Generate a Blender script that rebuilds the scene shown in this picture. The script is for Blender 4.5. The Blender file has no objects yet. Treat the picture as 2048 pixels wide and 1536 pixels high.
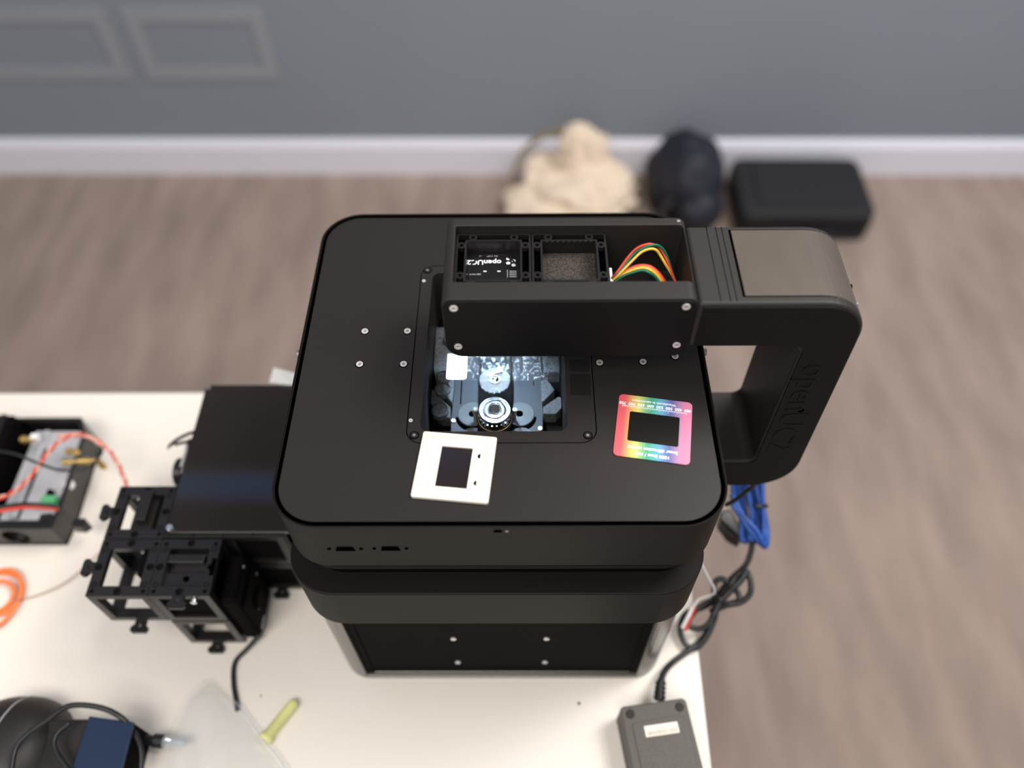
import bpy, bmesh, math, random
from mathutils import Vector, Matrix, noise
from mathutils.geometry import tessellate_polygon
random.seed(7)
PI = math.pi
SC = bpy.context.scene
COL = SC.collection

# ------------------------------------------------------------------ camera, world, light, exposure
def cam_axes():
    F = 1636.0
    y = Vector((6, -2208, F)).normalized()
    d = Vector((18, 1215, F)); d = (d - y * d.dot(y)).normalized()
    z = -d
    x = y.cross(z)
    return x, y, z, F
AX, AY, AZ, FPX = cam_axes()
CAM_Z = 0.731
cam_data = bpy.data.cameras.new('camera')
cam = bpy.data.objects.new('camera', cam_data)
COL.objects.link(cam)
R = Matrix(((AX[0], -AX[1], -AX[2]), (AY[0], -AY[1], -AY[2]), (AZ[0], -AZ[1], -AZ[2])))
cam.matrix_world = Matrix.Translation((0, 0, CAM_Z)) @ R.to_4x4()
cam_data.sensor_width = 36.0
cam_data.lens = FPX / 2048 * 36.0
cam_data.clip_start = 0.02
cam_data.clip_end = 50
cam_data.dof.use_dof = True
cam_data.dof.focus_distance = 0.55
cam_data.dof.aperture_fstop = cam_data.lens / 1000 / 0.0118
SC.camera = cam

SC.view_settings.view_transform = 'Standard'
SC.view_settings.look = 'None'
SC.view_settings.gamma = 1.0
SC.view_settings.use_curve_mapping = False
SC.view_settings.exposure = 0.0

world = bpy.data.worlds.new('world')
SC.world = world
world.use_nodes = True
wn = world.node_tree.nodes['Background']
wn.inputs[0].default_value = (0.86, 0.9, 1.0, 1)
wn.inputs[1].default_value = 0.46

def area(name, loc, target, size, size_y, power, color):
    l = bpy.data.lights.new(name, 'AREA')
    l.shape = 'RECTANGLE'; l.size = size; l.size_y = size_y
    l.energy = power; l.color = color
    o = bpy.data.objects.new(name, l); COL.objects.link(o)
    o.location = loc
    o.rotation_euler = (Vector(target) - Vector(loc)).to_track_quat('-Z', 'Y').to_euler()
    return o
area('ceiling_light', (0.95, 0.75, 1.95), (0.2, 0.6, 0), 1.2, 0.6, 30, (1.0, 0.93, 0.85))
area('ceiling_light', (-0.5, -0.7, 1.95), (-0.3, 0.2, 0), 1.4, 0.8, 34, (1.0, 0.94, 0.86))
area('ceiling_light', (1.5, 0.9, 1.9), (0.7, 1.75, -0.3), 1.2, 0.5, 26, (0.93, 0.96, 1.0))

# ------------------------------------------------------------------ pixel helpers (used only to read positions off the photograph)
def P(px, py, z=0.0):
    d = Vector((px - 1024, py - 768, FPX))
    w = Vector((d.dot(AX), d.dot(AY), d.dot(AZ)))
    t = (z - CAM_Z) / w.z
    return Vector((w.x * t, w.y * t, z))

# ------------------------------------------------------------------ materials
def mat(name, color, rough=0.5, metal=0.0, spec=0.5, noise_scale=0, noise_amt=0.0, bump=0.0, bump_scale=400,
        emit=None, emit_s=0, trans=0, alpha=1.0, coat=0.0, ior=1.45, stretch=None):
    m = bpy.data.materials.new(name); m.use_nodes = True
    nt = m.node_tree; b = nt.nodes['Principled BSDF']
    b.inputs['Base Color'].default_value = (*color, 1)
    b.inputs['Roughness'].default_value = rough
    b.inputs['Metallic'].default_value = metal
    b.inputs['Specular IOR Level'].default_value = spec
    b.inputs['Transmission Weight'].default_value = trans
    b.inputs['Alpha'].default_value = alpha
    b.inputs['Coat Weight'].default_value = coat
    b.inputs['IOR'].default_value = ior
    if emit:
        b.inputs['Emission Color'].default_value = (*emit, 1)
        b.inputs['Emission Strength'].default_value = emit_s
    tc = None
    if noise_scale or bump:
        tc = nt.nodes.new('ShaderNodeTexCoord')
        mp = nt.nodes.new('ShaderNodeMapping')
        nt.links.new(tc.outputs['Object'], mp.inputs[0])
        if stretch: mp.inputs['Scale'].default_value = stretch
    if noise_scale:
        n = nt.nodes.new('ShaderNodeTexNoise'); n.inputs['Scale'].default_value = noise_scale
        n.inputs['Detail'].default_value = 5
        nt.links.new(mp.outputs[0], n.inputs['Vector'])
        r = nt.nodes.new('ShaderNodeValToRGB')
        c0 = [max(0, c * (1 - noise_amt)) for c in color]; c1 = [min(1, c * (1 + noise_amt)) for c in color]
        r.color_ramp.elements[0].position = 0.32; r.color_ramp.elements[1].position = 0.68
        r.color_ramp.elements[0].color = (*c0, 1); r.color_ramp.elements[1].color = (*c1, 1)
        nt.links.new(n.outputs['Fac'], r.inputs[0]); nt.links.new(r.outputs[0], b.inputs['Base Color'])
    if bump:
        n2 = nt.nodes.new('ShaderNodeTexNoise'); n2.inputs['Scale'].default_value = bump_scale
        nt.links.new(mp.outputs[0], n2.inputs['Vector'])
        bp = nt.nodes.new('ShaderNodeBump'); bp.inputs['Strength'].default_value = bump
        bp.inputs['Distance'].default_value = 0.001
        nt.links.new(n2.outputs['Fac'], bp.inputs['Height']); nt.links.new(bp.outputs[0], b.inputs['Normal'])
    return m

M = {}
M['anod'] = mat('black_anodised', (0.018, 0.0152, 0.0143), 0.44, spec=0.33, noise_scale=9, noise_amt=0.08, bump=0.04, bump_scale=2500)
M['anod_shaded'] = mat('black_anodised_shaded', (0.0095, 0.0083, 0.0073), 0.5, spec=0.10, bump=0.03, bump_scale=1500)  # darker copy of the anodising, shade of the sides put into the colour
M['column'] = mat('satin_black_column', (0.080, 0.072, 0.061), 0.24, spec=0.8, bump=0.05, bump_scale=300)  # base lightened to carry the white table's reflection
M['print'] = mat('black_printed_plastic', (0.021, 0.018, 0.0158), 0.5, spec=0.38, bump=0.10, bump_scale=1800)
M['print_shaded'] = mat('black_printed_shaded', (0.0065, 0.006, 0.006), 0.5, spec=0.16, bump=0.05, bump_scale=1800)  # printed plastic again, darkened to hold the shade of front faces
M['black'] = mat('matt_black', (0.0035, 0.003, 0.003), 0.7, spec=0.05)
M['deep'] = mat('hole_black', (0.001, 0.001, 0.001), 0.9, spec=0.0)
M['plastic'] = mat('black_moulded_plastic', (0.013, 0.0115, 0.0115), 0.30, spec=0.5, bump=0.05, bump_scale=900)
M['gloss_panel'] = mat('glossy_black_panel', (0.020, 0.0165, 0.0155), 0.035, spec=0.42)
M['inlay'] = mat('grey_handle_inlay', (0.082, 0.066, 0.052), 0.42, spec=0.42, noise_scale=30, noise_amt=0.06, stretch=(3, 1, 1), coat=0.0)
M['steel'] = mat('steel', (0.86, 0.83, 0.80), 0.42, metal=0.65)
M['steel_hex'] = mat('steel_socket', (0.30, 0.28, 0.27), 0.5, metal=0.7)
M['chrome'] = mat('chrome', (0.86, 0.9, 0.95), 0.14, metal=1.0)
M['brass'] = mat('brass', (0.78, 0.55, 0.2), 0.3, metal=1.0)
M['alu'] = mat('brushed_aluminium', (0.50, 0.50, 0.52), 0.5, metal=0.35, noise_scale=30, noise_amt=0.06)
M['ivory'] = mat('ivory_plastic', (0.75, 0.70, 0.60), 0.5, spec=0.3, bump=0.03, bump_scale=600)
M['ivory_line'] = mat('ivory_groove', (0.52, 0.47, 0.39), 0.6)
M['film'] = mat('dark_film', (0.018, 0.014, 0.015), 0.12, spec=0.35)
M['film2'] = mat('clear_grating_film', (0.010, 0.009, 0.008), 0.3, spec=0.22)
M['ink'] = mat('white_ink', (0.9, 0.9, 0.92), 0.6)
M['ink_dim'] = mat('grey_ink', (0.5, 0.5, 0.52), 0.6)
M['pcb'] = mat('black_circuit_board', (0.008, 0.008, 0.009), 0.4, spec=0.25)
M['foam'] = mat('grey_foam', (0.055, 0.047, 0.042), 0.9, spec=0.1, noise_scale=900, noise_amt=0.5, bump=0.5, bump_scale=900)
M['rough_print'] = mat('textured_printed_plastic', (0.055, 0.06, 0.066), 0.55, noise_scale=500, noise_amt=0.4, bump=0.8, bump_scale=700)
M['stage'] = mat('dark_stage_metal', (0.040, 0.046, 0.055), 0.5, metal=0.3, spec=0.5)
M['stage2'] = mat('grey_stage_disc', (0.065, 0.075, 0.078), 0.5, metal=0.2)
M['white'] = mat('white_plastic', (0.85, 0.84, 0.82), 0.45)
M['paper'] = mat('white_paper', (0.88, 0.87, 0.85), 0.8)
M['label'] = mat('label_paper', (0.80, 0.74, 0.66), 0.7)
M['label_ink'] = mat('label_ink', (0.42, 0.36, 0.31), 0.7)
M['red'] = mat('red_wire', (0.62, 0.05, 0.03), 0.4)
M['green'] = mat('green_wire', (0.005, 0.13, 0.075), 0.4)
M['yellow'] = mat('yellow_wire', (0.80, 0.50, 0.06), 0.4)
M['orange'] = mat('orange_wire', (0.85, 0.22, 0.06), 0.4)
M['pink'] = mat('pale_red_wire', (0.75, 0.36, 0.28), 0.5)
M['brown'] = mat('pale_brown_wire', (0.48, 0.33, 0.27), 0.6)
M['term'] = mat('green_terminal', (0.10, 0.38, 0.17), 0.45)
M['navy'] = mat('navy_blue_plastic', (0.012, 0.026, 0.062), 0.45, spec=0.3)
M['blue'] = mat('blue_cable', (0.018, 0.075, 0.33), 0.42)
M['cable'] = mat('black_cable', (0.012, 0.013, 0.014), 0.38)
M['psu'] = mat('grey_black_plastic', (0.085, 0.078, 0.068), 0.55, noise_scale=900, noise_amt=0.15, bump=0.25, bump_scale=1200)
M['psu_foot'] = mat('rubber_foot', (0.02, 0.018, 0.017), 0.7)
M['limepl'] = mat('lime_plastic', (0.90, 0.90, 0.42), 0.25, trans=0.3, ior=1.2)
M['table'] = mat('white_laminate', (0.79, 0.735, 0.665), 0.38, spec=0.5, noise_scale=3, noise_amt=0.02)
M['wall'] = mat('blue_grey_paint', (0.245, 0.265, 0.30), 0.75, spec=0.25, noise_scale=2.0, noise_amt=0.03)
M['trim'] = mat('white_trim_paint', (0.80, 0.79, 0.86), 0.5)
M['mould'] = mat('wall_moulding_paint', (0.29, 0.305, 0.325), 0.6)
M['carpet'] = mat('taupe_carpet', (0.315, 0.243, 0.205), 0.95, spec=0.1, noise_scale=7, noise_amt=0.16, bump=0.6, bump_scale=300, stretch=(2.2, 0.5, 1))
M['cream'] = mat('cream_cotton', (0.78, 0.64, 0.50), 0.9, spec=0.1, bump=0.3, bump_scale=500)
M['jacket'] = mat('navy_black_nylon', (0.012, 0.013, 0.022), 0.6, bump=0.3, bump_scale=300)
M['case'] = mat('black_fabric', (0.014, 0.014, 0.016), 0.7, bump=0.3, bump_scale=500)
M['olive'] = mat('olive_strap', (0.22, 0.17, 0.09), 0.8)
M['yellowcloth'] = mat('yellow_cloth', (0.5, 0.42, 0.08), 0.8)
M['rubber'] = mat('rounded_black_rubber', (0.016, 0.0135, 0.012), 0.5, bump=0.15, bump_scale=300)
M['blueglow'] = mat('blue_glow_panel', (0.02, 0.04, 0.1), 0.2, emit=(0.15, 0.33, 0.72), emit_s=1.7)  # emission of the added, unseen glow band
M['led'] = mat('white_led', (1, 1, 1), 0.5, emit=(0.75, 0.88, 1.0), emit_s=12)

def glass(name, tint, fac, rough=0.05, white=0.0):
    """thin clear sheet: mostly straight-through, some gloss, a little white scatter"""
    m = bpy.data.materials.new(name); m.use_nodes = True
    nt = m.node_tree; nt.nodes.clear()
    out = nt.nodes.new('ShaderNodeOutputMaterial')
    tr = nt.nodes.new('ShaderNodeBsdfTransparent'); tr.inputs[0].default_value = (*tint, 1)
    gl = nt.nodes.new('ShaderNodeBsdfGlossy'); gl.inputs['Roughness'].default_value = rough
    df = nt.nodes.new('ShaderNodeBsdfDiffuse'); df.inputs[0].default_value = (0.9, 0.93, 0.96, 1)
    m1 = nt.nodes.new('ShaderNodeMixShader'); m1.inputs[0].default_value = white
    nt.links.new(tr.outputs[0], m1.inputs[1]); nt.links.new(df.outputs[0], m1.inputs[2])
    m2 = nt.nodes.new('ShaderNodeMixShader'); m2.inputs[0].default_value = fac
    nt.links.new(m1.outputs[0], m2.inputs[1]); nt.links.new(gl.outputs[0], m2.inputs[2])
    nt.links.new(m2.outputs[0], out.inputs[0])
    return m, nt, m1, m2
M['glass'] = glass('slide_glass', (0.95, 0.98, 1.0), 0.003, 0.02, 0.002)[0]
M['frost'] = glass('frosted_disc', (0.93, 0.97, 1.0), 0.001, 0.3, 0.035)[0]
M['bag'] = glass('clear_bag_film', (0.992, 0.996, 0.998), 0.06, 0.07, 0.06)[0]
M['cleartip'] = glass('clear_tip', (0.88, 0.93, 0.97), 0.2, 0.1, 0.25)[0]
# dust and scratches on the slide glass
gm, gnt, g1, g2 = glass('dusty_slide_glass', (0.96, 0.985, 1.0), 0.02, 0.03, 0.1)
tc = gnt.nodes.new('ShaderNodeTexCoord'); nz = gnt.nodes.new('ShaderNodeTexNoise'); nz.inputs['Scale'].default_value = 450; nz.inputs['Detail'].default_value = 6
rp = gnt.nodes.new('ShaderNodeValToRGB'); rp.color_ramp.elements[0].position = 0.53; rp.color_ramp.elements[1].position = 0.78
rp.color_ramp.elements[0].color = (0.002,) * 3 + (1,); rp.color_ramp.elements[1].color = (0.22,) * 3 + (1,)
gnt.links.new(tc.outputs['Object'], nz.inputs['Vector']); gnt.links.new(nz.outputs['Fac'], rp.inputs[0]); gnt.links.new(rp.outputs[0], g1.inputs[0])
M['dusty'] = gm
# rainbow print, running along the card's own x axis
rm = bpy.data.materials.new('rainbow_print'); rm.use_nodes = True
rn = rm.node_tree; rb = rn.nodes['Principled BSDF']; rb.inputs['Roughness'].default_value = 0.45
tc = rn.nodes.new('ShaderNodeTexCoord'); sp = rn.nodes.new('ShaderNodeSeparateXYZ'); mr = rn.nodes.new('ShaderNodeMapRange')
mr.inputs['From Min'].default_value = -0.024; mr.inputs['From Max'].default_value = 0.024
cr = rn.nodes.new('ShaderNodeValToRGB'); els = cr.color_ramp.elements
stops = [(0.0, (0.90, 0.12, 0.16)), (0.10, (0.95, 0.15, 0.17)), (0.19, (0.98, 0.55, 0.16)), (0.27, (0.92, 0.86, 0.22)), (0.36, (0.35, 0.66, 0.28)), (0.44, (0.08, 0.50, 0.30)),
         (0.53, (0.12, 0.55, 0.55)), (0.60, (0.18, 0.48, 0.78)), (0.72, (0.15, 0.17, 0.48)), (0.82, (0.50, 0.30, 0.55)), (0.90, (0.95, 0.30, 0.50)), (1.0, (0.95, 0.33, 0.52))]
els[0].position, els[0].color = stops[0][0], (*[v * 0.72 for v in stops[0][1]], 1)
els[1].position, els[1].color = stops[-1][0], (*[v * 0.72 for v in stops[-1][1]], 1)
for p_, c_ in stops[1:-1]:
    e = els.new(p_); e.color = (*[v * 0.72 for v in c_], 1)
rn.links.new(tc.outputs['Object'], sp.inputs[0]); rn.links.new(sp.outputs['X'], mr.inputs['Value'])
rn.links.new(mr.outputs[0], cr.inputs[0]); rn.links.new(cr.outputs[0], rb.inputs['Base Color'])
M['rainbow'] = rm

# ------------------------------------------------------------------ mesh helpers
def bm_to(name, bm, m, parent=None, smooth=False, bevel=0, seg=2, angle=35):
    me = bpy.data.meshes.new(name); bm.normal_update(); bm.to_mesh(me); bm.free()
    me.materials.append(m)
    o = bpy.data.objects.new(name, me); COL.objects.link(o)
    if parent: o.parent = parent
    if smooth:
        for p in me.polygons: p.use_smooth = True
    if bevel:
        md = o.modifiers.new('bevel', 'BEVEL'); md.width = bevel; md.segments = seg
        md.limit_method = 'ANGLE'; md.angle_limit = math.radians(angle)
    return o

def add_box(bm, x0, x1, y0, y1, z0, z1, mtx=None):
    vs = [bm.verts.new((x, y, z)) for z in (z0, z1) for y in (y0, y1) for x in (x0, x1)]
    for f in ((0, 2, 3, 1), (4, 5, 7, 6), (0, 1, 5, 4), (2, 6, 7, 3), (0, 4, 6, 2), (1, 3, 7, 5)):
        bm.faces.new([vs[i] for i in f])
    if mtx: bmesh.ops.transform(bm, matrix=mtx, verts=vs)
    return vs

def rrect(x0, x1, y0, y1, r, n=8):
    pts = []
    rs = r if isinstance(r, (list, tuple)) else (r,) * 4
    for (cx, cy, a0), q in zip(((x1, y1, 0), (x0, y1, 90), (x0, y0, 180), (x1, y0, 270)), rs):
        q = max(q, 1e-5)
        ccx = cx - q if a0 in (0, 270) else cx + q
        ccy = cy - q if a0 in (0, 90) else cy + q
        for i in range(n + 1):
            a = math.radians(a0 + 90 * i / n)
            pts.append((ccx + q * math.cos(a), ccy + q * math.sin(a)))
    return pts

def circ(cx, cy, r, n=24):
    return [(cx + r * math.cos(2 * PI * i / n), cy + r * math.sin(2 * PI * i / n)) for i in range(n)]

def add_prism(bm, outer, h0, h1, plane='XY', holes=()):
    def mp(p, h):
        if plane == 'XY': return (p[0], p[1], h)
        if plane == 'XZ': return (p[0], h, p[1])
        return (h, p[0], p[1])
    loops = [outer] + list(holes)
    tri = tessellate_polygon([[Vector((p[0], p[1], 0)) for p in l] for l in loops])
    lo = [[bm.verts.new(mp(p, h0)) for p in l] for l in loops]
    hi = [[bm.verts.new(mp(p, h1)) for p in l] for l in loops]
    flo = [v for l in lo for v in l]; fhi = [v for l in hi for v in l]
    fs = []
    for t in tri:
        for ring in (flo, fhi):
            try: fs.append(bm.faces.new([ring[i] for i in t]))
            except ValueError: pass
    for a, b in zip(lo, hi):
        n = len(a)
        for i in range(n):
            fs.append(bm.faces.new((a[i], a[(i + 1) % n], b[(i + 1) % n], b[i])))
    bmesh.ops.recalc_face_normals(bm, faces=fs)
    bmesh.ops.dissolve_limit(bm, angle_limit=0.001, verts=list({v for f in fs if f.is_valid for v in f.verts}), edges=list({e for f in fs if f.is_valid for e in f.edges})) if not holes else None
    return flo + fhi

def prism(name, outer, h0, h1, m, parent=None, plane='XY', holes=(), bevel=0, seg=2, smooth=False):
    bm = bmesh.new(); add_prism(bm, outer, h0, h1, plane, holes)
    return bm_to(name, bm, m, parent, smooth, bevel, seg)

def box(name, x0, x1, y0, y1, z0, z1, m, parent=None, bevel=0, seg=2, mtx=None):
    bm = bmesh.new(); add_box(bm, x0, x1, y0, y1, z0, z1, mtx)
    return bm_to(name, bm, m, parent, False, bevel, seg)

def add_lathe(bm, prof, n=28, center=(0, 0, 0), axis='Z'):
    rings = []
    for r, h in prof:
        ring = []
        for i in range(n):
            a = 2 * PI * i / n
            c, s = r * math.cos(a), r * math.sin(a)
            p = {'Z': (c, s, h), 'Y': (c, h, -s), 'X': (h, c, s)}[axis]
            ring.append(bm.verts.new((p[0] + center[0], p[1] + center[1], p[2] + center[2])))
        rings.append(ring)
    fs = []
    for a, b in zip(rings, rings[1:]):
        for i in range(n):
            fs.append(bm.faces.new((a[i], a[(i + 1) % n], b[(i + 1) % n], b[i])))
    if prof[0][0] > 1e-6: fs.append(bm.faces.new(rings[0][::-1]))
    if prof[-1][0] > 1e-6: fs.append(bm.faces.new(rings[-1]))
    bmesh.ops.recalc_face_normals(bm, faces=fs)

def lathe(name, prof, m, parent=None, center=(0, 0, 0), axis='Z', n=28, bevel=0, smooth=False):
    bm = bmesh.new(); add_lathe(bm, prof, n, center, axis)
    o = bm_to(name, bm, m, parent, False, bevel, 2, 30)
    if smooth:
        for p in o.data.polygons: p.use_smooth = True
    return o

def spline(pts, per=8):
    pts = [Vector(p) for p in pts]
    q = [pts[0] * 2 - pts[1]] + pts + [pts[-1] * 2 - pts[-2]]
    out = []
    for i in range(1, len(q) - 2):
        for k in range(per):
            t = k / per
            a, b, c, d = q[i - 1], q[i], q[i + 1], q[i + 2]
            out.append(0.5 * ((2 * b) + (c - a) * t + (2 * a - 5 * b + 4 * c - d) * t * t + (3 * b - a - 3 * c + d) * t ** 3))
    out.append(pts[-1])
    return out

def add_tube(bm, pts, r, n=8, per=8, smooth_path=True):
    path = spline(pts, per) if smooth_path else [Vector(p) for p in pts]
    up = Vector((0, 0, 1)); rings = []
    prev = None
    for i, p in enumerate(path):
        t = (path[min(i + 1, len(path) - 1)] - path[max(i - 1, 0)]).normalized()
        if prev is None:
            a = t.cross(up)
            if a.length < 0.1: a = t.cross(Vector((1, 0, 0)))
        else:
            a = prev - t * prev.dot(t)
        a.normalize(); prev = a; b = t.cross(a)
        rr = r(i / (len(path) - 1)) if callable(r) else r
        rings.append([bm.verts.new(p + (a * math.cos(2 * PI * k / n) + b * math.sin(2 * PI * k / n)) * rr) for k in range(n)])
    for a, b in zip(rings, rings[1:]):
        for k in range(n):
            bm.faces.new((a[k], a[(k + 1) % n], b[(k + 1) % n], b[k])).smooth = True
    bm.faces.new(rings[0][::-1]); bm.faces.new(rings[-1])

def tube(name, pts, r, m, parent=None, n=8, per=8):
    bm = bmesh.new(); add_tube(bm, pts, r, n, per)
    return bm_to(name, bm, m, parent)

def text(name, s, size, m, mtx, parent=None, depth=0.0001, sx=1.0, bold=0.0, align='CENTER'):
    cu = bpy.data.curves.new(name, 'FONT'); cu.body = s; cu.size = size; cu.align_x = align; cu.align_y = 'CENTER'
    cu.extrude = depth; cu.resolution_u = 3; cu.offset = bold
    t = bpy.data.objects.new(name, cu); COL.objects.link(t)
    bpy.context.view_layer.update()
    me = bpy.data.meshes.new_from_object(t.evaluated_get(bpy.context.evaluated_depsgraph_get()))
    bpy.data.objects.remove(t)
    me.name = name; me.transform(mtx @ Matrix.Diagonal((sx, 1, 1, 1)))
    me.materials.clear(); me.materials.append(m)
    o = bpy.data.objects.new(name, me); COL.objects.link(o)
    if parent: o.parent = parent
    return o

def cut(o, cutters):
    """subtract the cutter objects for good"""
    for c in cutters:
        md = o.modifiers.new('b', 'BOOLEAN'); md.object = c; md.operation = 'DIFFERENCE'; md.solver = 'EXACT'
    bpy.context.view_layer.update()
    me = bpy.data.meshes.new_from_object(o.evaluated_get(bpy.context.evaluated_depsgraph_get()))
    old = o.data; o.modifiers.clear(); o.data = me; me.name = o.name
    bpy.data.meshes.remove(old)
    for c in cutters: bpy.data.objects.remove(c)
    return o

def add_bevel(o, w, seg=2, angle=35):
    md = o.modifiers.new('bevel', 'BEVEL'); md.width = w; md.segments = seg
    md.limit_method = 'ANGLE'; md.angle_limit = math.radians(angle)
    return o

def tag(o, label, cat, group=None, kind=None):
    if label: o['label'] = label
    if cat: o['category'] = cat
    if group: o['group'] = group
    if kind: o['kind'] = kind
    return o

def thing(name, label, cat, loc=(0, 0, 0), rz=0, group=None):
    o = bpy.data.objects.new(name, None); o.empty_display_size = 0.02
    COL.objects.link(o); o.location = loc; o.rotation_euler = (0, 0, rz)
    return tag(o, label, cat, group)

def struct(o):
    o['kind'] = 'structure'; return o

def copy_tree(o, parent=None):
    c = o.copy(); COL.objects.link(c)
    if parent: c.parent = parent
    for ch in [x for x in bpy.data.objects if x.parent == o and x != c]:
        copy_tree(ch, c)
    return c

# ------------------------------------------------------------------ room
FZ = -0.72
WY = 1.80
wrot = Matrix.Translation((0, WY, 0)) @ Matrix.Rotation(math.radians(-0.65), 4, 'Z')
struct(box('floor', -4, 4, -2.5, 2.1, FZ - 0.05, FZ, M['carpet']))
w = struct(box('wall_back', -4, 4, 0, 0.1, FZ - 0.05, 3.2, M['wall'])); w.matrix_world = wrot
bm = bmesh.new()
add_prism(bm, [(0, FZ), (-0.016, FZ), (-0.016, FZ + 0.088), (-0.011, FZ + 0.098), (-0.009, FZ + 0.104), (0, FZ + 0.106)], -4, 4, 'YZ')
b_ = struct(bm_to('baseboard_back', bm, M['trim'])); b_.matrix_world = wrot
# picture-frame mouldings on the wall
def moulding(name, x0, x1, z0, z1):
    o = struct(prism(name, rrect(x0, x1, z0, z1, 0.004, 2), -0.004, 0.0, M['mould'], None, 'XZ',
               [rrect(x0 + 0.036, x1 - 0.036, z0 + 0.036, z1 - 0.036, 0.002, 2)], 0.003, 3))
    o.matrix_world = wrot
moulding('trim_1', -1.90, -0.952, -0.44, -0.255)
moulding('trim_2', -0.915, -0.585, -0.44, -0.255)
# added blue glow high on the wall, unseen, reflected by the glossy panel
wt = bpy.data.objects.new('glow_band_1', None); COL.objects.link(wt); struct(wt)
wt.matrix_world = wrot
box('glow_pane', -3.0, -0.2, -0.01, 0.0, 2.55, 2.78, M['blueglow'], wt)
prism('glow_frame', rrect(-3.04, -0.16, 2.51, 2.82, 0.002, 1), -0.03, 0.0, M['trim'], wt, 'XZ', [rrect(-3.0, -0.2, 2.55, 2.78, 0.001, 1)])

# ------------------------------------------------------------------ things by the wall
def lump(name, cx, cy, z0, sx, sy, h, m, amp, seed, parent=None, sub=5, power=1.0, ridge=0.0):
    bm = bmesh.new()
    bmesh.ops.create_icosphere(bm, subdivisions=sub, radius=1)
    for v in bm.verts:
        p = v.co.copy()
        n1 = noise.noise(p * 1.6 + Vector((seed, 0, 0))); n2 = noise.noise(p * 4 + Vector((0, seed, 0)))
        rg = abs(noise.noise(Vector((p.x * 3, p.y * 3, p.z)) + Vector((seed, seed, 0))))
        k = 1 + amp * n1 + amp * 0.4 * n2 - ridge * rg
        v.co = Vector((p.x * sx * k, p.y * sy * k, max(0, (p.z * 0.5 + 0.5) * h * k if p.z > -0.6 else 0)))
    o = bm_to(name, bm, m, parent, True); o.location = (cx, cy, z0)
    return o
cb = thing('cotton_bag', 'crumpled cream cotton bag on the carpet against the wall', 'bag', (0.155, 1.66, FZ))
lump('bag_body', 0, 0, 0, 0.155, 0.12, 0.12, M['cream'], 0.22, 3, cb, 5, ridge=0.12)
lump('bag_fold', 0.01, 0.05, 0.0, 0.075, 0.05, 0.215, M['cream'], 0.16, 9, cb, 5, ridge=0.22)
lump('bag_fold', 0.06, 0.0, 0.0, 0.065, 0.09, 0.13, M['cream'], 0.12, 19, cb, 5, ridge=0.25)
lump('bag_fold', -0.08, -0.05, 0.0, 0.11, 0.10, 0.085, M['cream'], 0.25, 14, cb, 4, ridge=0.1)
tube('handle', [(-0.17, 0.03, 0.07), (-0.13, 0.07, 0.135), (-0.05, 0.09, 0.165), (0.0, 0.08, 0.14)], 0.007, M['olive'], cb)
bp = thing('backpack', 'dark navy backpack slumped between the cream bag and the black case', 'backpack', (0.432, 1.67, FZ))
lump('bag_body', 0, 0, 0, 0.088, 0.12, 0.195, M['jacket'], 0.07, 21, bp, 5, ridge=0.03)
lump('front_pocket', 0.02, -0.09, 0, 0.060, 0.06, 0.12, M['jacket'], 0.06, 25, bp, 4)
lump('top_flap', -0.06, 0.02, 0.0, 0.045, 0.09, 0.135, M['case'], 0.2, 29, bp, 4, ridge=0.2)
tube('shoulder_strap', [(-0.05, -0.10, 0.10), (-0.09, -0.12, 0.05), (-0.11, -0.10, 0.01), (-0.06, -0.15, 0.005)], 0.010, M['case'], bp)
lump('yellow_tag', -0.075, -0.135, 0.0, 0.018, 0.03, 0.03, M['yellowcloth'], 0.2, 31, bp, 3)
cs = thing('equipment_case', 'black rounded fabric case lying flat on the carpet', 'case', (0.715, 1.635, FZ), math.radians(-1))
prism('case_base', rrect(-0.165, 0.165, -0.115, 0.105, 0.03), 0, 0.045, M['case'], cs, bevel=0.010, seg=3)
prism('case_lid', rrect(-0.165, 0.165, -0.115, 0.105, 0.03), 0.047, 0.09, M['case'], cs, bevel=0.014, seg=3)
prism('zip', rrect(-0.167, 0.167, -0.117, 0.107, 0.03), 0.0445, 0.0475, M['plastic'], cs)
tube('carry_handle', [(-0.05, -0.115, 0.047), (-0.045, -0.14, 0.047), (0.045, -0.14, 0.047), (0.05, -0.115, 0.047)], 0.006, M['case'], cs)
prism('front_pocket', rrect(-0.12, 0.12, -0.08, 0.07, 0.02), 0.089, 0.096, M['case'], cs, bevel=0.004)

# ------------------------------------------------------------------ table
tb = thing('table', 'white laminate table under the microscope', 'table', (-0.4, 0.1, FZ))
off = (0.4, -0.1)
tp = [(-1.25, -0.5), (0.1450, -0.5), (0.1655, 0.532), (-1.25, 0.532)]
prism('tabletop', [(x + off[0], y + off[1]) for x, y in tp], -FZ - 0.028, -FZ, M['table'], tb, bevel=0.002)
for x, y in ((-1.15, -0.42), (0.06, -0.42), (0.06, 0.45), (-1.15, 0.45)):
    box('leg', x + off[0] - 0.025, x + off[0] + 0.025, y + off[1] - 0.025, y + off[1] + 0.025, 0, -FZ - 0.028, M['alu'], tb, 0.003)

# ------------------------------------------------------------------ microscope
mic = thing('microscope', 'large black box microscope with side handle standing on the white table', 'microscope', (-0.013, 0.357, 0))
ML = Matrix.Translation((0.013, -0.357, 0))
def loc(o):
    """mesh made in world coordinates -> local to the microscope"""
    o.data.transform(ML); return o
def mprism(*a, **k): return loc(prism(*a, **k))
def mbox(*a, **k): return loc(box(*a, **k))

X0, X1, Y0, Y1 = -0.152, 0.1275, 0.2205, 0.494
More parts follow.
